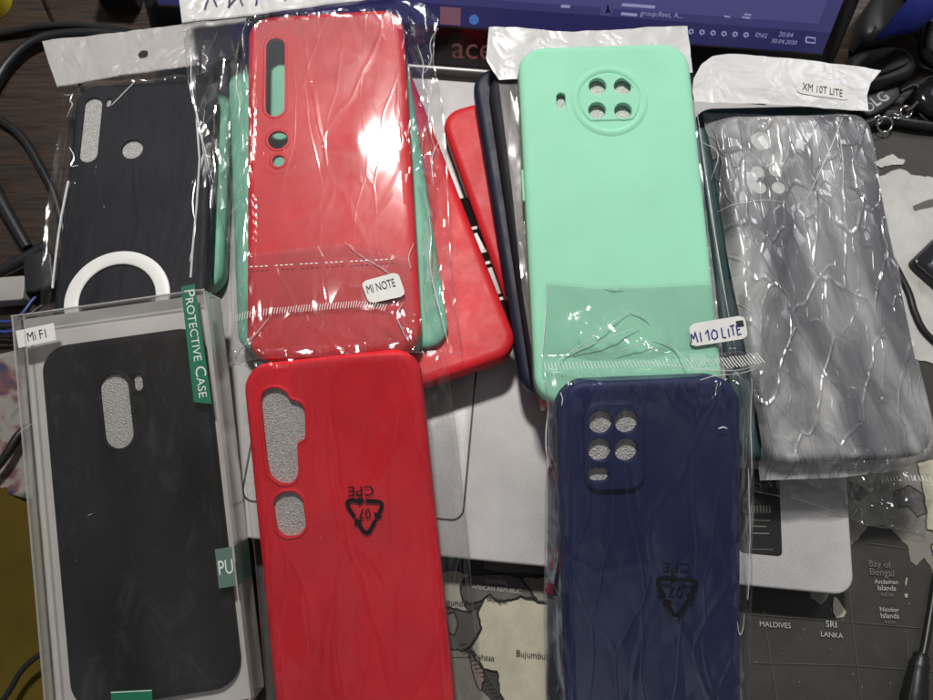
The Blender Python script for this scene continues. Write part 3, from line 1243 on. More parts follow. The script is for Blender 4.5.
def recycling(fr, parent, c1, c2, c3, cpe, num, hfun, mat, zpx):
    """three chasing arrows with their code, traced corners"""
    A, B, C = [Vector(fr.loc(*c, zpx)) for c in (c1, c2, c3)]
    cen = (A + B + C) / 3
    A, B, C = [cen + (q - cen) * 1.02 for q in (A, B, C)]
    wd = (B - A).length * .094
    paths, heads = [], []
    tri = [A, B, C]
    for i in range(3):
        p0, p1, p2 = tri[i - 1], tri[i], tri[(i + 1) % 3]
        s0 = p0.lerp(p1, .53)
        e0 = p1.lerp(p2, .36)
        a, b = p1.lerp(p0, .22), p1.lerp(p2, .22)
        arc = [s0] + [a.lerp(p1, t).lerp(p1.lerp(b, t), t) for t in [k / 7 for k in range(8)]] + [e0]
        paths.append([tuple(q) for q in arc])
        d = (e0 - b).normalized()
        n = Vector((-d.y, d.x))
        heads.append([e0 + n * wd * 1.35, e0 - n * wd * 1.35, e0 + d * wd * 1.7])
    v_, f_ = ribbon([resample(p, 1.0) for p in paths], wd, .34, hfun)
    for h in heads:
        b = len(v_)
        v_ += [(q.x, q.y, .36 + hfun(q.x, q.y)) for q in h]
        f_.append((b, b + 1, b + 2))
    mk = mesh_obj('recycling_mark', v_, f_, mat, parent, smooth=False)
    text('mark_lettering', 'CPE', fr.loc(*cpe[0], zpx), fr.loc(*cpe[1], zpx), mat, mk, .34, hfun, height=cpe[2])
    text('mark_lettering', '07', fr.loc(*num[0], zpx), fr.loc(*num[1], zpx), mat, mk, .34, hfun, height=num[2])
    return mk


def bare_case(label, quad, zt, zb, mat, t=9.0, holes=(), r=11, lip=0, bev=3.4, liner=None, group=GRP, ldepth=5.5):
    fr = Frame(*quad, zt, zb, t)
    root = thing('phone_case', label, 'phone case', fr, group)
    hs = [h(fr) for h in holes]
    sh = shell('shell', fr.w, fr.l, t, r, bev, hs, mat, root, lip=lip, depth=1.7)
    if liner:
        flat_poly('liner', rr(fr.w - 5, fr.l - 5, r - 2, 8), t - ldepth, liner, root)
    return fr, root, sh


# ================================================================== the heap, from the bottom up
# --- two scarlet cases right of the centre, rotated
bare_case('scarlet phone case under the other scarlet one, beside the thin navy edge',
          ((437, 122), (589, 62), (708, 360), (556, 421)), 36, 36, M_RED2, bev=4.2, r=12)
fc = FlatFrame(480, 260, 30)
card = thing('printed_card', 'black printed card with white marks, wedged between the two scarlet cases', 'card', fc)
flat_poly('card_sheet', fc.locs([(425, 205), (478, 196), (524, 312), (468, 330)], 0), .5, M_DULLBLK, card, thick=.5)
cp = []
for (a, b) in (((470.5, 229), (477, 227.5)), ((480, 252), (486.5, 250.5)), ((484.5, 263.5), (491, 262)), ((497, 299.5), (504, 298))):
    cp.append(fc.locs([a, b], .5))
v_, f_ = ribbon(cp, 1.6, .6)
mesh_obj('card_print', v_, f_, M_PRINTWHT, card, smooth=False)
v_, f_ = ribbon([fc.locs([(474, 234), (482, 250)], .5), fc.locs([(489, 268), (499, 294)], .5)], 3.2, .58)
mesh_obj('card_print', v_, f_, M_HINGE, card, smooth=False)
bare_case('scarlet phone case lying askew, lower corner showing right of the red bag',
          ((246, 82), (402, 31), (514, 354), (358, 405)), 36, 46, M_RED2, bev=4.2, r=12)

# --- teal cases at the left of the red bag
bare_case('teal phone case showing as a strip right of the white-ringed black case',
          ((104, 100), (231, 82), (222, 285), (80, 300)), 33, 33, M_TEAL)
bare_case('teal phone case just under the left edge of the red bagged case',
          ((223, 66), (386, 52), (406, 338), (242, 349)), 44, 38, M_TEAL)
bare_case('teal phone case peeking out along the right edge of the red bagged case',
          ((246, 40), (406, 20), (446, 347), (284, 366)), 57, 50, M_TEAL)

# --- navy and charcoal cases left of the mint one
bare_case('navy blue phone case whose thin left edge shows right of the scarlet cases',
          ((469, 76), (622, 46), (690, 372), (529, 402)), 51, 46, M_DNAVY, bev=4.0, r=12)

# --- packaged charcoal case under the mint case: white header behind the mint top
fp = Frame((486, 79), (640, 52), (706, 380), (538, 404), 60, 54, 8.5)
pk = thing('packaged_phone_case', 'charcoal bagged phone case with white header, mostly hidden under the mint case', 'phone case', fp, GRP)
shell('shell', fp.w, fp.l, fp.t, 11, 3.4, [], M_BLACK2, pk)
hf = film_height(fp.w, fp.l, fp.t + .5, fp.t - 2, .3, .9, 3.0)
coons('bag', fp, [(498, 79), (600, 77), (692, 72)], [(692, 72), (712, 250), (728, 385)], [(541, 410), (640, 404), (728, 385)], [(498, 79), (512, 190), (522, 290), (541, 410)],
      hf, M_FILM_EDGE, pk, fp.t)
hh = film_height(10, 10, fp.t + 2.2, fp.t + 2.2, .2, 1.1, 8.0, stretch=1.2, freq=.035)
hd = coons('header', fp, [(489, 27), (520, 29), (560, 32), (610, 31), (650, 27), (687, 27)], [(687, 27), (690, 48), (692, 74)], [(499, 80), (600, 79), (692, 74)], [(489, 27), (486, 60), (492, 70), (499, 80)],
           hh, M_HEAD, pk, fp.t + 2.5, 2.0)

# --- dark green case at the left of the silver bag
bare_case('dark green phone case showing as a strip between the mint case and the silver bag',
          ((686, 104), (850, 106), (905, 448), (748, 466)), 52, 48, M_DTEAL, bev=3.6)

# --- silver bag at the right with a dark case inside
fs = Frame((718, 118), (868, 114), (937, 452), (770, 464), 62, 56, 11)
sb = thing('packaged_phone_case', 'dark phone case with white camera holes in a crinkled silvery bag, at the right', 'phone case', fs, GRP)
holes_s = [circle(*fs.loc(762, 140), 5.2), circle(*fs.loc(758, 171), 3.3), circle(*fs.loc(776, 170), 3.3), circle(*fs.loc(760, 187), 3.3), circle(*fs.loc(779, 187), 3.3)]
shell('shell', fs.w, fs.l, 14, 11, 3.8, holes_s, M_DNAVY, sb, depth=1.0, z0=-3.0)
flat_poly('liner', rr(fs.w - 6, fs.l - 6, 9, 8), fs.t - .9, M_WHITE, sb)
hs_ = film_height(fs.w, fs.l, fs.t + .35, fs.t - 9, .16, .9, 5.0, margin=7, stretch=.2, rot=-.18, freq=.09)
sbag = coons('bag', fs, [(708, 103), (760, 104), (820, 107), (868, 111)], [(868, 111), (890, 230), (915, 350), (944, 456)], [(768, 479), (850, 476), (900, 470), (944, 456)],
             [(708, 103), (718, 165), (734, 270), (752, 370), (768, 479)], hs_, M_FILM_SHEEN, sb, fs.t, 1.1)
hh = film_height(10, 10, fs.t + 1.5, fs.t + 1.5, .2, 1.0, 12.0, stretch=1.0, freq=.035, slope=lambda x, y: 0.0)
shd = coons('header', fs, [(693, 80), (701, 65), (712, 57), (729, 54), (780, 58), (840, 65), (881, 71)], [(881, 71), (870, 84), (866, 96), (868, 112)], [(694, 103), (760, 104), (868, 112)],
            [(693, 80), (692, 92), (694, 103)], hh, M_HEAD, sb, fs.t + 1.5, 1.6)
seal('seal_strip', fs, [(695, 102.5), (760, 103.5), (867, 111)], 1.2, M_PRINTWHT, sb, hh, fs.t + 1.5, .9, .4)
q = fs.locs([(798, 79), (850, 87.5), (847, 101), (795, 94)], fs.t + 2)
stk = grid_quad('sticker', q, M_LABEL, sb, hh, .35, 14, radius=2.2)
text('sticker_lettering', 'XM 10T LITE', fs.loc(801, 91.5, fs.t + 2), fs.loc(842, 97.5, fs.t + 2), M_INK, stk, .55, hh, height=4.2)

# clear flap sticking out below the silver bag, over the laptop corner and the mat
ff_ = FlatFrame(840, 500, 0)
flap_root = thing('plastic_flap', 'empty clear bag flap spread over the laptop corner below the silver bag', 'plastic bag', ff_)


def flap_h(x, y):
    lx = (x + ff_.o.x - fl_.o.x)
    k = smooth(-10, 26, lx)
    base = 24.5 * (1 - k) + 8.0 * k
    n1 = abs(noise.noise(Vector((x * .05, y * .09, 2.2))))
    n2 = abs(noise.noise(Vector((x * .12, y * .2, 6.2))))
    return base + 4.2 * n1 + 1.8 * n2


coons('flap_film', ff_, [(748, 452), (800, 462), (860, 460), (945, 445)], [(945, 445), (948, 490), (943, 532)], [(745, 492), (790, 500), (838, 515), (870, 523), (905, 527), (943, 532)],
      [(748, 452), (744, 470), (745, 492)], flap_h, M_FILM_CRUMP, flap_root, 20, 1.2)
seal('seal_strip', ff_, [(890, 478), (912, 476), (940, 478)], 3.0, M_PRINTWHT, flap_root, flap_h, 16, 1.5, .35)
edge_line('flap_edge', ff_, [(745, 492), (790, 500), (838, 515), (870, 523), (905, 527), (943, 532)], M_FILM_CRUMP, flap_root, flap_h, 20, .3)

# --- mint case on top
fg, mint, _ = bare_case('mint green phone case topping the heap, four round camera holes in a ring',
                        ((517, 41), (689, 47), (725, 397), (537, 407)), 80, 62, M_MINT, t=9.5, r=13, bev=3.6, liner=None,
                        holes=[lambda f: circle(*f.loc(597.5, 87), 4.1), lambda f: circle(*f.loc(622.5, 87), 4.1), lambda f: circle(*f.loc(597, 111), 4.1), lambda f: circle(*f.loc(623, 111.5), 4.1),
                               lambda f: stadium(f.loc(561, 97), f.loc(561, 104), 2.1)])
flat_poly('liner', rr(fg.w - 7, fg.l - 7, 9, 8), fg.t - 3.0, M_PALE_BACKING, mint)  # added pale sheet, standing in for the lit bag below the empty case
gc = fg.loc(609.5, 101.0)
gh = [circle(*fg.loc(597.5, 87), 4.15), circle(*fg.loc(622.5, 87), 4.15), circle(*fg.loc(597, 111), 4.15), circle(*fg.loc(623, 111.5), 4.15)]
# inner raised plate: circle with a flat lower side
cp_ = []
for k in range(64):
    a = 2 * math.pi * k / 64
    x, y = gc[0] + 14.1 * math.cos(a), gc[1] + 14.1 * math.sin(a)
    cp_.append((x, max(y, gc[1] - 10.2)))
pl = []
for p_ in cp_:
    if not pl or (Vector(p_) - Vector(pl[-1])).length > .2:
        pl.append(p_)


def raised(name, outline, h, holes, mat, parent, z0, bev=.5):
    o = ccw(outline)
    rings = [(offset(o, .5), z0 - .05), (offset(o, .12), z0 + .12), (o, z0 + h - bev * .6), (offset(o, -bev * .35), z0 + h - bev * .12), (offset(o, -bev), z0 + h), (offset(o, -bev - .2), z0 + h)]
    hr = []
    for q in holes:
        q = ccw(q)
        hr.append([(offset(q, .5), z0 + h), (offset(q, .3), z0 + h), (offset(q, .06), z0 + h - .2), (q, z0 + h - .5), (q, z0 - 1.0)])
    V, F = sheet_mesh(rings, hr)
    ob = mesh_obj(name, V, F, mat, parent, angle=50)
    w_ = ob.modifiers.new('weighted', 'WEIGHTED_NORMAL')
    w_.keep_sharp = True
    return ob


raised('camera_surround', pl, .55, gh, M_MINT, mint, fg.t)
# outer ring around the plate
V, F = [], []
prof = [(18.4, -.05), (17.8, .22), (17.1, .55), (16.4, .68), (15.7, .62), (15.0, .3), (14.5, -.05)]
for k in range(72):
    a = 2 * math.pi * k / 72
    for (r_, z_) in prof:
        V.append((gc[0] + r_ * math.cos(a), gc[1] + r_ * math.sin(a), fg.t + z_))
m_ = len(prof)
for k in range(72):
    for j in range(m_ - 1):
        F.append((k * m_ + j, ((k + 1) % 72) * m_ + j, ((k + 1) % 72) * m_ + j + 1, k * m_ + j + 1))
mesh_obj('camera_ring', V, F, M_MINT, mint, angle=60)
# side button mark at the left edge
bx, by = fg.loc(527, 182)
block('side_button', 1.6, 16, 3.0, .7, .5, M_MINT, mint, -fg.w / 2 - .2, by, fg.t - 6.5)

# --- black bagged case with white ring, top left
fb = Frame((77, 90), (214, 72), (204, 332), (48, 338), 45, 45, 9)
bk = thing('packaged_phone_case', 'black phone case with a white ring, in a bag with grey header, upper left', 'phone case', fb, GRP)
hb = [stadium(fb.loc(93, 105), fb.loc(88, 154), 4.6), circle(*fb.loc(132, 149), 5.4), stadium(fb.loc(108.5, 100.5), fb.loc(108, 104), 1.3)]
shell('shell', fb.w, fb.l, fb.t, 11, 3.4, hb, M_BLACK2, bk, depth=1.2)
flat_poly('liner', rr(fb.w - 5, fb.l - 5, 9, 8), fb.t - 1.3, M_FOAM, bk)
rc = fb.loc(118, 300)
ro = (Vector(fb.loc(170, 300)) - Vector(fb.loc(65, 300))).length / 2
V, F = [], []
prof = [(ro, 0), (ro - .15, .35), (ro - .6, .55), (ro - 6.2, .55), (ro - 6.7, .35), (ro - 6.9, 0)]
for k in range(80):
    a = 2 * math.pi * k / 80
    for (r_, z_) in prof:
        V.append((rc[0] + r_ * math.cos(a), rc[1] + r_ * math.sin(a), fb.t + .75 + z_))
m_ = len(prof)
for k in range(80):
    for j in range(m_ - 1):
        F.append((k * m_ + j, ((k + 1) % 80) * m_ + j, ((k + 1) % 80) * m_ + j + 1, k * m_ + j + 1))
mesh_obj('magnet_ring', V, F, M_WHITE, bk, angle=50)
hbk = film_height(fb.w, fb.l, fb.t + .35, 3.0, .15, 1.1, 14.0, margin=9, stretch=.3, rot=.1)
coons('bag', fb, [(56, 85), (120, 73), (184, 65), (232, 58)], [(232, 58), (230, 150), (222, 250), (216, 340)], [(34, 345), (120, 345), (216, 340)],
      [(56, 85), (60, 105), (52, 150), (44, 205), (38, 270), (34, 345)], hbk, M_FILM_DARK, bk, fb.t * .7, 1.1)
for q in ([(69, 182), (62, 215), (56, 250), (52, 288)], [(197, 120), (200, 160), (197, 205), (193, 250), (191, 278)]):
    edge_line('film_fold_glint', fb, q, M_FOLD_GLINT, bk, hbk, fb.t, .55, .1)
hhd = film_height(10, 10, fb.t - 1.5, fb.t - 1.5, .2, .9, 18.0, stretch=.9, freq=.035)
hole_c = fb.loc(142, 53, fb.t)
coons('header', fb, [(41, 40), (110, 32), (180, 23), (246, 16)], [(246, 16), (240, 40), (236, 58)], [(56, 85), (120, 74), (184, 65), (236, 58)], [(41, 40), (48, 62), (56, 85)],
      hhd, M_HEADGREY, bk, fb.t, .8, hole=(hole_c[0], hole_c[1], 2.7))
seal('seal_strip', fb, [(57, 85), (120, 74), (184, 65), (236, 58)], 2.0, M_HEADGREY, bk, hhd, fb.t, .9, .4, lift=.45)

# --- big red bagged case, top centre
ft = Frame((244, 19), (406, 4), (418, 350), (250, 360), 70, 60, 9.5)
rt = thing('packaged_phone_case', 'red phone case with long pill camera slot, in a shiny bag with handwritten header', 'phone case', ft, GRP)
ht = [stadium(ft.loc(275.5, 46.5), ft.loc(275, 108), 4.6), circle(*ft.loc(278, 140), 4.7), circle(*ft.loc(278.5, 161), 2.9)]
shell('shell', ft.w, ft.l, ft.t, 12, 3.6, ht, M_RED2, rt, lip=.35, depth=1.8)
# raised outline round the two lower holes
so = stadium(ft.loc(277.5, 134), ft.loc(278.5, 159), 7.4)
V, F = ribbon([[tuple(p) for p in resample(so, 1.0, True)]], .8, ft.t + .12)
mesh_obj('camera_rim', V, F, M_RED2, rt)
b_x, b_y = ft.loc(300, 330)
e_x, e_y = ft.loc(428, 330)
k_x, k_y = ft.loc(345, 140)
hrt = film_height(ft.w, ft.l, ft.t + .8, 2.0, .05, 1.5, 22.0, margin=12, stretch=.35, rot=.25, freq=.05,
                  bumps=[(b_x, b_y, 40, 14, .3, .35), (e_x, e_y, 12, 18, 1.0, .7), (k_x + 6, k_y, 8, 16, .9, .0)])
bag_t = coons('bag', ft, [(181, 25), (250, 17), (345, 5), (400, -4), (424, -2)], [(424, -2), (438, 14), (434, 35), (433, 58), (442, 100), (446, 156), (450, 252), (462, 351)],
              [(226, 365), (252, 361), (330, 357), (412, 354), (462, 351)], [(181, 25), (186, 80), (206, 174), (228, 250), (231, 320), (226, 365)], hrt, M_FILM, rt, ft.t * .7, 1.1)
edge_line('bag_edge', ft, [(438, 14), (434, 35), (433, 58), (442, 100), (446, 156), (450, 252), (462, 351), (412, 354), (330, 357), (252, 361), (226, 365)], M_FILM, rt, hrt, ft.t * .7, .3)
edge_line('bag_edge', ft, [(181, 25), (186, 80), (206, 174), (228, 250), (231, 320), (226, 365)], M_FILM, rt, hrt, ft.t * .7, .3)
hth = film_height(10, 10, ft.t + 1.0, ft.t + 1.0, .2, .8, 27.0, stretch=.9, freq=.035)
thd = coons('header', ft, [(178, -30), (260, -40), (390, -52)], [(390, -52), (392, -25), (395, -3)], [(183, 25), (250, 18), (345, 5), (395, -3)], [(178, -30), (180, 0), (183, 25)],
            hth, M_HEAD, rt, ft.t, 1.6)
seal('seal_strip', ft, [(184, 26), (250, 19), (345, 6), (395, -2)], 3.0, M_MATBLK, rt, hth, ft.t, .85, .3, lift=.3)
strokes = [[(211, -12), (209, -2), (206, 6), (205, 10)], [(213, -12), (214, 0), (217, 7)], [(232, -14), (230, 0), (229, 8)], [(228, 8), (240, -5)], [(240, -12), (241, 2), (243, 6)],
           [(256, -8), (257, 3), (256, 6)], [(280, -10), (284, -2), (286, 2)], [(283, 0), (292, -6)]]
v_, f_ = ribbon([resample(ft.locs(s, ft.t + 1.2), .8) for s in strokes], 1.0, .35, hth)
mesh_obj('handwriting', v_, f_, M_NAVYINK, thd, smooth=False)
# the folded-over flap at the lower end with its label and seal
hfl = film_height(ft.w, ft.l, ft.t + 1.9, 4.0, .12, .8, 31.0, margin=14, freq=.07, rot=-.5, bumps=[(e_x - 8, e_y, 16, 18, .2, .6)])
coons('flap', ft, [(231, 254), (280, 250), (345, 243), (372, 250), (408, 258)], [(408, 258), (414, 300), (420, 352)], [(228, 362), (330, 356), (420, 352)], [(231, 254), (232, 310), (228, 362)],
      hfl, M_FILM_FLAP, rt, ft.t + 2, 1.1)
seal('flap_seal', ft, [(234, 317), (272, 311), (320, 307), (359, 304), (388, 308)], 3.1, M_PRINTWHT, rt, hfl, ft.t + 2, 1.15, .32, .3, .25)
q = ft.locs([(361, 282), (398, 272), (406, 296), (369, 304)], hfl)
stk = grid_quad('sticker', q, M_LABEL, rt, hfl, .35, 14, radius=2.4)
text('sticker_lettering', 'MI NOTE', ft.loc(368, 294, hfl), ft.loc(396, 286.5, hfl), M_INK, stk, .6, hfl, height=4.0)
dots = []
for k in range(30):
    if k % 5 == 4:
        continue
    px_ = 250 + k * 5.0
    py_ = 267 - (px_ - 250) * .055
    dots.append(ft.locs([(px_, py_), (px_ + 3.0, py_ - .2)], ft.t + 2))
v_, f_ = ribbon(dots, .5, .25, hfl)
mesh_obj('flap_print', v_, f_, M_PRINTWHT, rt, smooth=False)

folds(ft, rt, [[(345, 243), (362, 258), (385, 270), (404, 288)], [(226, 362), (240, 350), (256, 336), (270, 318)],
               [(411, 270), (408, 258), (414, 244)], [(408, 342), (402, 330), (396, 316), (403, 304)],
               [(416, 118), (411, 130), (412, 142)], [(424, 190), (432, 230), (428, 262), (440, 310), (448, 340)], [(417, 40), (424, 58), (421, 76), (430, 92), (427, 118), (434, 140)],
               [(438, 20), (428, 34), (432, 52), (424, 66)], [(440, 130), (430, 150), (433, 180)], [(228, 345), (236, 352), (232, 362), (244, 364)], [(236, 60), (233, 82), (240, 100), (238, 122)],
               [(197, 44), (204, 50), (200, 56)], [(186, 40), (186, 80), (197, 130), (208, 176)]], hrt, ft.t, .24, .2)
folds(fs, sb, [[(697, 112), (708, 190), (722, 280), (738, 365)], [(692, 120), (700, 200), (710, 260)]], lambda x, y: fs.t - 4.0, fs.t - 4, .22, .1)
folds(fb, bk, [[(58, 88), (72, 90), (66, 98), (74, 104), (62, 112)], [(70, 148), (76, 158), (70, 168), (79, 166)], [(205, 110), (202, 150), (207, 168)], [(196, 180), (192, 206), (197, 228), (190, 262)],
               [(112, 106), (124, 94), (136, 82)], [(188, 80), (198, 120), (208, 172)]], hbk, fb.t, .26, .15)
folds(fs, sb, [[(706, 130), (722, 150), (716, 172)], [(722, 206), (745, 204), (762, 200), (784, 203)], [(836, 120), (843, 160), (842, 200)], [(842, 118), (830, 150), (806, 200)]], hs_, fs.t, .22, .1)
# --- boxed black case, lower left# --- boxed black case, lower left
fx = Frame((10, 318), (205, 286), (251, 720), (48, 726), 66, 30, 22)
bx_ = thing('boxed_phone_case', 'black phone case in a clear plastic box with green print and a small white label', 'phone case', fx, GRP)
W2, L2 = fx.w / 2, fx.l / 2
front = [(-W2, -L2), (W2, -L2), (W2, L2), (-W2, L2)]
T = fx.t
flat_poly('insert_card', rr(fx.w - 1.6, fx.l - 1.6, 1, 3), T - 8.0, M_CARD, bx_, thick=.6)
flat_poly('box_back', rr(fx.w - .4, fx.l - .4, 1, 3), .6, M_CARD, bx_, thick=.5)
# box walls: thin frosted shell, open seams rounded
o_ = rr(fx.w, fx.l, 1.6, 4)
rings = [(o_, 0), (o_, T * .35), (o_, T - .9)]
V, F = [], []
n_ = len(o_)
for loop, z in rings:
    V += [(x, y, z) for x, y in loop]
for k in range(len(rings) - 1):
    for i in range(n_):
        F.append((k * n_ + i, k * n_ + (i + 1) % n_, (k + 1) * n_ + (i + 1) % n_, (k + 1) * n_ + i))
mesh_obj('box_side', V, F, M_BOXSIDE, bx_, angle=60)
rings = [(o_, T - .9), (offset(o_, -.3), T - .25), (offset(o_, -.9), T)]
V, F = sheet_mesh(rings, [])
mesh_obj('box_front', V, F, M_BOXFILM, bx_, angle=60)
hx = lambda x, y: T
for q in ([(-W2 + .4, -L2), (-W2 + .4, L2)], [(W2 - .4, -L2), (W2 - .4, L2)], [(-W2, L2 - .4), (W2, L2 - .4)], [(-W2 + 5.5, -L2), (-W2 + 5.5, L2 - 1)]):
    P3 = [(a[0], a[1], T - .05 + .03 * math.sin(i * 1.7)) for i, a in enumerate(resample(q, 6))]
    tube('box_seam', P3, .42, M_BOXSIDE, bx_, 6, 1)
# the case inside
TC = T - 4.0
cq = [fx.loc(*p, TC) for p in ((34, 352), (195, 322), (249, 694), (74, 706))]
cxc = sum(p[0] for p in cq) / 4
cyc = sum(p[1] for p in cq) / 4
cw = ((cq[1][0] - cq[0][0]) + (cq[2][0] - cq[3][0])) / 2
cl = ((cq[0][1] - cq[3][1]) + (cq[1][1] - cq[2][1])) / 2
hx_ = [stadium(fx.loc(114, 388, TC), fx.loc(119, 434, TC), 6.4), stadium(fx.loc(137.5, 378, TC), fx.loc(138.5, 386, TC), 2.0)]
shell('shell', cw, cl, 9, 12, 3.4, hx_, M_BLACK, bx_, lip=.3, depth=1.4, cx=cxc, cy=cyc, z0=TC - 9)
flat_poly('liner', rr(cw - 6, cl - 6, 9, 8, cxc, cyc), TC - 1.5, M_FOAM, bx_)
lb = fx.locs([(16, 331), (54, 323), (56.5, 340), (19, 348)], T)
lab = flat_poly('label', lb, T + .25, M_LABEL, bx_, thick=.15)
text('label_lettering', 'Mi F1', fx.loc(28.5, 341.5, T), fx.loc(47, 337.5, T), M_INK, lab, T + .35, height=4.0)
gs = fx.locs([(181, 287), (195, 284), (212, 404), (194, 402)], T)
grs = flat_poly('green_strip', gs, T + .2, M_GREEN, bx_, thick=.1)
a_ = fx.loc(184.5, 291, T)
b_ = fx.loc(199.5, 398, T)
text('strip_lettering', 'PROTECTIVE CASE', a_, b_, M_PRINTWHT, grs, T + .3, height=4.6, smallcaps=True)
pu = fx.locs([(229, 546), (233.5, 546), (238, 585), (233, 586)], T)
W2q = W2 - .2
y_a, y_b = fx.loc(236, 546, T)[1], fx.loc(240, 585, T)[1]
pu = flat_poly('green_patch', [(W2 - 8.0, y_a), (W2 - .6, y_a), (W2 - .6, y_b), (W2 - 8.0, y_b)], T + .2, M_GREENPALE, bx_, thick=.1)
mesh_obj('green_patch', [(W2 + .2, y_a, T - .5), (W2 + .2, y_b, T - .5), (W2 + .2, y_b, 0.5), (W2 + .2, y_a, 0.5)], [(0, 1, 2, 3)], M_GREENPALE, bx_, smooth=False)
text('patch_lettering', 'PU', (W2 - 7.2, (y_a + y_b) / 2 - 2.8), (W2 - 1.0, (y_a + y_b) / 2 - 2.8), M_PRINTWHT, pu, T + .3, height=6.0)
tg = fx.locs([(111, 691), (152, 689), (154, 716), (113, 718)], T)
tab = flat_poly('green_tab', tg, T + .3, M_GREEN, bx_, thick=.2)
v_, f_ = ribbon([fx.locs([(111.5, 692), (152, 690)], T)], .35, T + .4)
mesh_obj('tab_edge', v_, f_, M_PRINTWHT, tab, smooth=False)

# --- red bagged case, lower centre
fr_ = Frame((240, 361), (419, 351), (457, 730), (279, 738), 64, 18, 10)
rf = thing('packaged_phone_case', 'bright red phone case with a wide notched camera slot and recycling mark, lower centre', 'phone case', fr_, GRP)
s_ = .2787
blob = [(110, 175), (118, 152), (140, 138), (170, 136), (200, 150), (213, 176), (226, 182), (250, 188), (265, 205), (269, 230), (271, 300), (266, 322), (246, 328), (240, 340),
        (244, 400), (245, 440), (234, 468), (205, 482), (172, 474), (148, 454), (138, 430), (130, 380), (118, 262)]
blob = [fr_.loc(230 + x * s_, 350 + y * s_) for x, y in blob]
slot = rr(13.0, 19.5, 5.8, 8, *fr_.loc(230 + 214 * s_, 350 + 589 * s_), ang=0.05)
shell('shell', fr_.w, fr_.l, fr_.t, 12, 3.8, [chaikin(ccw(blob), 2), slot], M_RED, rf, lip=.55, depth=1.8)
flat_poly('liner', rr(fr_.w - 6, fr_.l - 6, 9, 8), fr_.t - 1.9, M_FOAM, rf)
q1 = fr_.loc(275, 640)
hrf = film_height(fr_.w, fr_.l, fr_.t + .75, 3.0, .035, .7, 41.0, margin=14, stretch=.4, rot=.3, freq=.05, bumps=[(q1[0] + 8, q1[1], 26, 30, 0, .12)])
coons('bag', fr_, [(236, 364), (330, 355), (445, 350)], [(445, 350), (458, 450), (468, 545), (476, 640), (484, 742)], [(272, 746), (380, 746), (484, 742)], [(236, 364), (243, 450), (257, 560), (272, 746)],
      hrf, M_FILM_SOFT, rf, fr_.t * .8, 1.3)
edge_line('bag_edge', fr_, [(445, 352), (458, 450), (468, 545), (476, 640), (484, 742)], M_FILM, rf, hrf, fr_.t * .8, .28)
edge_line('bag_edge', fr_, [(237, 366), (243, 450), (257, 560), (272, 746)], M_FILM, rf, hrf, fr_.t * .8, .28)
recycling(fr_, rf, (344.5, 500), (384.5, 501.5), (367, 536), ((373.5, 485.5), (348, 486.5), 4.3), ((370.5, 508.5), (358.5, 509), 4.2), hrf, M_PRINTBLK, fr_.t + .5)

bare_case('dark navy phone case under the blue bagged one, only its left edge showing',
          ((549, 396), (738, 394), (724, 736), (550, 740)), 70, 11, M_DNAVY, t=9, bev=3.4)
# --- blue bagged case, lower right of centre
fu = Frame((552, 380), (746, 378), (738, 742), (570, 745), 84, 24, 12)
bl = thing('packaged_phone_case', 'navy blue phone case with a square four hole camera block, in a clear bag', 'phone case', fu, GRP)
hu = [circle(*fu.loc(600, 421.7), 4.75), circle(*fu.loc(625.6, 421), 4.75), circle(*fu.loc(599, 449), 4.75), circle(*fu.loc(625.3, 449), 4.75),
      stadium(fu.loc(594.5, 473.5), fu.loc(602, 473.5), 2.9)]
shell('shell', fu.w, fu.l, fu.t, 13, 4.0, hu, M_NAVY, bl, depth=1.8)
flat_poly('liner', rr(fu.w - 6, fu.l - 6, 9, 8), fu.t - .7, M_FOAM, bl)
pA, pB = fu.loc(582.5, 403), fu.loc(644, 488)
hu2 = [offset(ccw(h), .03) for h in hu]
raised('camera_surround', rr(pB[0] - pA[0], pA[1] - pB[1], 6.5, 10, (pA[0] + pB[0]) / 2, (pA[1] + pB[1]) / 2), 1.9, hu2, M_NAVY, bl, fu.t, .9)
d_x, d_y = fu.loc(655, 388)
hbl = film_height(fu.w, fu.l, fu.t + 2.2, 4.0, .12, 1.2, 52.0, margin=10, stretch=.5, rot=.15, freq=.06, bumps=[(d_x, d_y, 50, 6, .4, .5)])
coons('bag', fu, [(543, 372), (600, 380), (660, 378), (720, 374), (766, 364)], [(766, 364), (758, 420), (757, 500), (752, 600), (745, 750)], [(548, 752), (640, 752), (745, 750)],
      [(543, 372), (548, 410), (546, 500), (545, 620), (548, 752)], hbl, M_FILM_BLUE, bl, fu.t * .8, 1.15)
edge_line('bag_edge', fu, [(766, 364), (758, 420), (757, 500), (752, 600), (745, 750)], M_FILM, bl, hbl, fu.t * .8, .3)
edge_line('bag_edge', fu, [(543, 372), (548, 410), (546, 500), (545, 620), (548, 752)], M_FILM, bl, hbl, fu.t * .8, .3)
recycling(fu, bl, (654.5, 577), (699, 580), (675, 618), ((689.5, 562.5), (662.5, 561.5), 4.3), ((682.5, 587.5), (668.5, 586.5), 4.3), hbl, M_PRINTBLK, fu.t + 1.4)
# flap of the blue case's bag lying over the mint case
def flap_plane(x, y):
    # follow the mint case's face: from just above the blue edge to its own level
    w = fu.o + fu.x * x + fu.y * y
    # height of the mint face plane under this point, expressed in the blue frame
    p0 = fg.o + fg.z * (fg.t + 1.4)
    den = fu.z.dot(fg.z)
    return (p0 - w).dot(fg.z) / den
m_x, m_y = fu.loc(602, 338, flap_plane)
fh_n = film_height(400, 400, 0, 0, .10, .1, 61.0, freq=.06, rot=-.5, stretch=.5, bumps=[(m_x, m_y, 12, 8, 2.6, 1.7), (m_x + 17, m_y - 4, 11, 6, 1.5, 1.5)])
_b = fu.l / 2


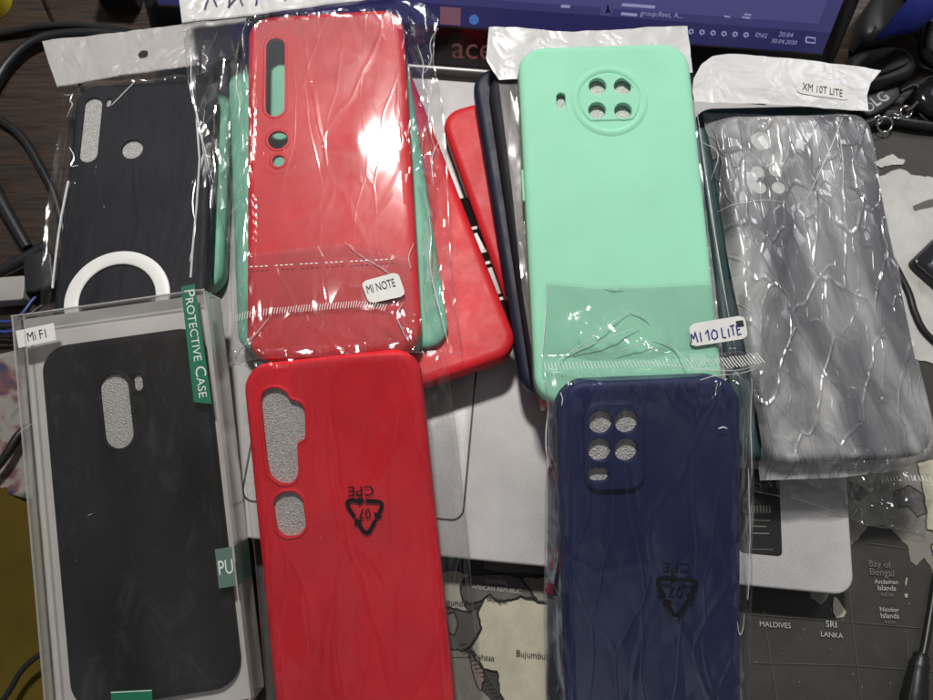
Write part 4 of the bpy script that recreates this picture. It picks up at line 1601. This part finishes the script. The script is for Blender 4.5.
def hflap(x, y):
    k = smooth(-3, 9, y - _b)
    return max(flap_plane(x, y), (fu.t + 1.6) * (1 - k) + flap_plane(x, y) * k) + fh_n(x, y)


hflap.weight = fh_n.weight
coons('flap', fu, [(546, 281), (600, 286), (660, 284), (746, 279)], [(746, 279), (753, 320), (766, 364)], [(542, 373), (600, 381), (660, 379), (720, 375), (766, 364)], [(546, 281), (545, 330), (542, 373)],
      hflap, M_FILM_FLAP, bl, hflap, 1.0)
seal('flap_seal', fu, [(545, 366), (620, 364), (700, 362), (724, 362)], 2.4, M_PRINTWHT, bl, hflap, hflap, 1.5, .22, .3)
seal('flap_seal', fu, [(724, 363), (745, 360), (763, 357)], 3.2, M_PRINTWHT, bl, hflap, hflap, 1.25, .4, .3, .2)
q = fu.locs([(689, 324), (744, 315), (748, 338), (690, 347)], hflap)
stk = grid_quad('sticker', q, M_LABEL, bl, hflap, .35, 14, radius=2.6)


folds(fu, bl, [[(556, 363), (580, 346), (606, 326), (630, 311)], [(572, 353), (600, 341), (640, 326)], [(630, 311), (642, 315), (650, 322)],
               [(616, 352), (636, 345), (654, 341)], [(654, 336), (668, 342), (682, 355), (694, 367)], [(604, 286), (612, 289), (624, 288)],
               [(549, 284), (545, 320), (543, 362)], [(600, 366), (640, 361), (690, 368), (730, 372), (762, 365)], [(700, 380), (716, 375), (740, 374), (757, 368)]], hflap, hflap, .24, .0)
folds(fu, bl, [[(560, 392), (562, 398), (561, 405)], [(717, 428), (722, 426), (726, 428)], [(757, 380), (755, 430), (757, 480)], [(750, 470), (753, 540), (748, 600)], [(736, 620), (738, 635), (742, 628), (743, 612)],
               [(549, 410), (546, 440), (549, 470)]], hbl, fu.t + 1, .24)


def hand(px0, py0, px1, py1, glyphs):
    """hand-written strokes in a unit box laid between two photo points (baseline)"""
    a, b = Vector((px0, py0)), Vector((px1, py1))
    ux = (b - a)
    uy = Vector((ux.y, -ux.x)).normalized()
    return [[tuple(a + ux * x + uy * y) for x, y in g] for g in glyphs]


H = 10.5
gl = [[(0, 0), (.02, H * .9), (.06, H * .35), (.105, H), (.13, 0)], [(.20, H * .9), (.20, 0)],
      [(.30, H * .65), (.36, H), (.36, 0)], [(.47, H * .95), (.42, H * .6), (.42, H * .2), (.47, 0), (.53, H * .2), (.53, H * .7), (.47, H * .95)],
      [(.63, H), (.63, H * .05), (.70, 0)], [(.76, H * .8), (.76, 0)], [(.80, H * 1.0), (.89, H * 1.05)], [(.845, H), (.85, H * .1)],
      [(1.0, H * 1.1), (.93, H * 1.0), (.93, H * .05), (1.0, H * .15)], [(.93, H * .55), (.99, H * .6)]]
st2 = hand(691, 343, 741, 335, gl)
v_, f_ = ribbon([resample(fu.locs(s, hflap), .5) for s in st2], .6, .6, hflap)
mesh_obj('sticker_handwriting', v_, f_, M_BLUEINK, stk, smooth=False)
v_, f_ = ribbon([fu.locs([(736, 324), (743, 323)], hflap)], 2.6, .65, hflap)
mesh_obj('sticker_print', v_, f_, M_INK, stk, smooth=False)


# ------------------------------------------------------------------ small things round the laptop
def cable(name, label, pts, r, mat=M_RUBBER):
    """cable through traced points (px, py, z of its centre)"""
    p0 = P(*pts[0][:2], 0)
    f = FlatFrame(*pts[0][:2], 0)
    P3 = [P(*p) - p0 for p in pts]
    o = tube(name, P3, r, mat, None, 12, 8)
    o.location = p0 * MM
    o['label'] = label
    o['category'] = 'cable'
    return o


cable('cable', 'thin black cable lying straight across the wood at the top left', [(-60, 44, 3), (0, 34, 3), (40, 27, 4), (80, 26, 4), (125, 32, 4), (190, 48, 3)], 2.3)
cable('cable', 'thick black cable curving down from the bag header at the left edge', [(-40, 130, 4), (-10, 92, 4), (8, 64, 4.5), (30, 44, 5), (60, 35, 5), (110, 34, 5), (170, 40, 4)], 3.1)
cable('cable', 'black cable sloping down the wood left of the black bagged case', [(-50, 90, 3), (0, 120, 3), (22, 137, 3), (40, 166, 3), (56, 200, 3), (70, 260, 3)], 2.4)
cable('cable', 'thin black cable on the ochre cloth at the lower left corner', [(-30, 740, 14), (5, 697, 15), (22, 670, 15), (44, 652, 14), (70, 642, 12)], 1.3)
cable('cable', 'black cable along the right edge under the dark phone', [(880, 240, 3), (906, 288, 3), (914, 312, 3), (924, 332, 3), (945, 352, 3)], 2.1)
cable('cable', 'thick black strap running under the key rings at the right', [(855, 128, 7), (874, 122, 6), (892, 121, 6), (912, 124, 6), (945, 129, 5)], 3.0)

# black tool with arms at the left edge
fo = FlatFrame(10, 240, 0)
tl_ = thing('headset', 'black jointed plastic arms lying at the left edge beside the black bagged case', 'headset', fo)
loc3 = lambda px_, py_, z: tuple(P(px_, py_, z) - fo.o)
tube('arm', [loc3(-15, 170, 8), loc3(4, 206, 9), loc3(28, 248, 9)], lambda u: 4.2 - 1.4 * u, M_MATBLK, tl_)
tube('arm', [loc3(-15, 279, 6), loc3(10, 266, 7), loc3(46, 247, 7)], lambda u: 2.6 + .8 * u, M_MATBLK, tl_)
block('joint', 16, 24, 9, 5, 1.5, M_MATBLK, tl_, *[(P(40, 272, 8) - fo.o)[i] for i in (0, 1)], 1.0, .25)
fo2 = FlatFrame(17, 295, 0)
ad = thing('adapter', 'small light grey plastic adapter at the left edge above the floral cloth', 'adapter', fo2)
block('adapter_body', 19, 14, 9, 1.5, .7, M_GREYPL, ad, 0, 0, .5, .08)
block('adapter_plug', 8, 5, 6, 1, .4, M_MATBLK, ad, 12.5, 1, 2, .08)
wires = []
for k in range(4):
    wires.append([(-15, 318 + 6 * k, 5 + k), (8, 322 + 5 * k, 7), (22, 314 + 7 * k, 8), (33, 300 + 12 * k, 6), (42, 292 + 14 * k, 4)])
fw = FlatFrame(15, 325, 0)
wr = thing('wire_bundle', 'loose bundle of thin blue and black wires at the left edge', 'wires', fw)
for k, w_ in enumerate(wires):
    tube('wire', [tuple(P(*p) - fw.o) for p in w_], 1.0, M_BLUEWIRE if k % 2 == 0 else M_RUBBER, wr, 8, 6)


def drape(name, label, cat, top, right, bottom, left, mat, zb, amp, seed, fr):
    def h(x, y):
        return zb + amp * (noise.noise(Vector((x * .018, y * .012, seed))) + .5 * abs(noise.noise(Vector((x * .05, y * .03, seed + 2)))))
    o = coons(name, fr, top, right, bottom, left, h, mat, None, zb, 3.0)
    o.matrix_world = fr.M
    sm = o.modifiers.new('thickness', 'SOLIDIFY')
    sm.thickness = .0012
    o['label'] = label
    o['category'] = cat
    return o


drape('cloth', 'crumpled white floral cloth with red and green flowers, at the left edge', 'cloth', [(-60, 352), (0, 356), (32, 350)], [(32, 350), (30, 420), (34, 500)], [(-60, 500), (0, 492), (34, 500)],
      [(-60, 352), (-60, 500)], M_FLORAL, 9, 6, 3.3, FlatFrame(10, 420, 0))
cable('cable', 'black cord hanging over the floral cloth', [(-25, 490, 15), (4, 458, 16), (20, 434, 15), (42, 420, 11)], 2.2)
drape('cloth', 'dark ochre yellow cloth spread at the lower left corner', 'cloth', [(-80, 500), (0, 478), (70, 470)], [(70, 470), (85, 600), (100, 760)], [(-80, 760), (100, 760)],
      [(-80, 500), (-80, 760)], M_YELLOW, 6, 5, 7.1, FlatFrame(20, 600, 0))
# roll of tape
fo3 = FlatFrame(-12, 4, 0)
tp = thing('tape_roll', 'roll of yellow tape cut off by the top left corner', 'tape', fo3)
V, F = [], []
prof = [(15, 0), (12.2, 0), (12.2, 13), (15, 13)]
for nm, ra, rb, mt, h_ in (('tape_ring', 11.6, 15.0, M_TAPE, 13.0), ('cardboard_core', 5.0, 11.6, M_BEIGE, 12.4)):
    V, F = [], []
    for k in range(48):
        a = 2 * math.pi * k / 48
        for (r_, z_) in ((rb, 0), (rb, h_ - .5), (rb - .5, h_), (ra + .4, h_), (ra, h_ - .4), (ra, 0)):
            V.append((r_ * math.cos(a), r_ * math.sin(a), z_))
    for k in range(48):
        for j in range(5):
            F.append((k * 6 + j, ((k + 1) % 48) * 6 + j, ((k + 1) % 48) * 6 + j + 1, k * 6 + j + 1))
    mesh_obj(nm, V, F, mt, tp, angle=40)
# dark box behind the laptop at the top left
fo4 = FlatFrame(125, 6, 0)
bxx = thing('black_box', 'black box standing left of the laptop screen at the top', 'box', fo4)
block('box_body', 24, 40, 26, 2, .8, M_MATBLK, bxx, 0, 16, 0, -.06)
block('box_lid', 24.8, 40.8, 3, 2, .8, M_MATBLK, bxx, 0, 16, 26.02, -.06)

# right side: key fob with strap, rings, dark phone, pouch, blue cloth, jack
fk = FlatFrame(884, 100, 0)
kt = thing('key_tag', 'black key tag with white letters hanging on metal rings at the right', 'key tag', fk)
kp = fk.locs([(858, 98), (889, 80), (898, 84), (903, 98), (872, 117), (864, 113)], 9)
block('tag_body', 0, 0, 6, 0, 1.2, M_MATBLK, kt, outline=chaikin(ccw(kp), 2), z0=3.0)
text('tag_lettering', 'LG', fk.loc(876.5, 106.5, 9), fk.loc(890, 98.5, 9), M_PRINTWHT, kt, 9.1, bold=.02)
v_, f_ = ribbon([[tuple(p) for p in resample(circle(*fk.loc(869, 107, 9), 2.6, 20), .6, True)]], .6, 9.1)
mesh_obj('tag_logo', v_, f_, M_PRINTWHT, kt, smooth=False)
a_ = fk.loc(885, 124, 8)
torus('key_ring', 4.4, .55, M_CHROME, kt, 7.5, *a_, .35)
a_ = fk.loc(896, 117, 8)
torus('key_ring', 2.6, .5, M_CHROME, kt, 8.5, *a_, -.5)
a_ = fk.loc(877, 121, 8)
torus('key_ring', 2.4, .5, M_CHROME, kt, 8.5, *a_, .7)
a_ = fk.loc(906, 112, 8)
torus('key_ring', 3.2, .6, M_CHROME, kt, 8.0, *a_, .3)
tube('strap', [tuple(P(*p) - fk.o) for p in ((900, 92, 8), (914, 86, 9), (921, 96, 9), (912, 108, 9), (905, 112, 9))], 1.5, M_RUBBER, kt)
fq = FlatFrame(938, 108, 0)
dk = thing('earphone_case', 'round black glossy case at the right edge beside the key rings', 'case', fq)
V, F = [], []
prof = [(17, .0), (18.2, 3), (18.2, 8), (17.2, 11), (14.5, 12.6), (8, 13.4), (.01, 13.6)]
for k in range(48):
    a = 2 * math.pi * k / 48
    for (r_, z_) in prof:
        V.append((r_ * 1.1 * math.cos(a), r_ * .8 * math.sin(a), z_))
m_ = len(prof)
for k in range(48):
    for j in range(m_ - 1):
        F.append((k * m_ + j, ((k + 1) % 48) * m_ + j, ((k + 1) % 48) * m_ + j + 1, k * m_ + j + 1))
mesh_obj('case_body', V, F, M_GLOSSBLK, dk, angle=50)
torus('case_seam', 18.3, .35, M_HINGE, dk, 6.0)
# dark phone lying askew
fph = FlatFrame(948, 256, 0)
ph = thing('smartphone', 'dark smartphone with a thin silver rim, lying askew at the right edge', 'smartphone', fph)
pc = fph.locs([(913, 257), (960, 212), (1010, 262), (955, 303)], 9)
cx_, cy_ = [(pc[0][i] + pc[1][i] + pc[2][i] + pc[3][i]) / 4 for i in (0, 1)]
d_ = Vector(pc[1]) - Vector(pc[0])
an = math.atan2(d_.y, d_.x)
e_ = Vector(pc[3]) - Vector(pc[0])
block('phone_body', d_.length, e_.length, 8.2, 4, 1.0, M_MATBLK, ph, cx_, cy_, .3, an)
V, F = sheet_mesh([(rr(d_.length - 1.2, e_.length - 1.2, 3.6, 6, cx_, cy_, an), 8.52), (rr(d_.length - 2.0, e_.length - 2.0, 3.2, 6, cx_, cy_, an), 8.9)], [])
mesh_obj('phone_glass', V, F, M_GLASSBLK, ph, angle=60)
v_, f_ = ribbon([[tuple(p) for p in resample(rr(d_.length - .9, e_.length - .9, 3.8, 6, cx_, cy_, an), 1.5, True)]], .55, 8.75)
mesh_obj('phone_rim', v_, f_, M_CHROME, ph, smooth=False)
# black pouch and blue cloth at the top right
fo5 = FlatFrame(885, 55, 0)
po = thing('pouch', 'flat black pouch lying beside the right corner of the laptop screen', 'pouch', fo5)
kp = fo5.locs([(846, 74), (850, 50), (905, 41), (921, 60), (914, 76), (862, 88)], 16)
block('pouch_body', 0, 0, 15, 0, 3.5, M_MATBLK, po, outline=chaikin(ccw(kp), 2), z0=.3)
kp2 = fo5.locs([(868, 66), (905, 52), (912, 58), (908, 64), (874, 76)], 18)
block('pouch_flap', 0, 0, 2.2, 0, .8, M_MATBLK, po, outline=chaikin(ccw(kp2), 2), z0=15.0)
fo6 = FlatFrame(890, 15, 0)
pb = thing('bag', 'black fabric bag with a creased top, right of the laptop screen', 'bag', fo6)
kp = fo6.locs([(858, 40), (868, 2), (890, -25), (915, -20), (912, 18), (890, 40)], 20)
block('bag_body', 0, 0, 22, 0, 6, M_MATBLK, pb, outline=chaikin(ccw(kp), 2), z0=.3)
drape('blue_cloth', 'bright blue fabric heaped at the top right corner', 'cloth', [(896, -30), (930, -40), (990, -40)], [(990, -40), (980, 0), (975, 22)], [(872, 43), (905, 44), (928, 28), (975, 22)],
      [(896, -30), (900, 10), (872, 43)], M_BLUECLOTH, 27, 22, 2.0, FlatFrame(905, 10, 0))
cable('cable', 'black cable looping round the blue fabric at the right edge', [(928, 25, 8), (924, 38, 8), (923, 50, 8), (930, 62, 5), (950, 70, 4)], 3.2)
# jack plug at the lower right
fj = FlatFrame(915, 690, 0)
jk = thing('plug', 'black plug with a tapered grip standing out at the lower right corner', 'plug', fj)
lj = lambda px_, py_, z: tuple(P(px_, py_, z) - fj.o)
tube('plug_grip', [lj(922, 653, 8), lj(921, 657, 8), lj(918, 672, 8), lj(914, 700, 8), lj(909, 740, 8)], lambda u: [2.6, 3.4, 4.2, 4.8, 5.4, 5.6][min(5, int(u * 5.99))] if u > .02 else 2.2, M_RUBBER, jk, 18, 4)
tube('cord', [lj(923, 655, 8), lj(926, 640, 7), lj(931, 610, 5), lj(937, 575, 4), lj(950, 530, 3)], 1.7, M_RUBBER, jk, 10, 6)
v_ = tube('plug_seam', [lj(917, 660, 11.6), lj(913, 680, 12.4), lj(908, 706, 13)], .35, M_HINGE, jk, 6, 3)
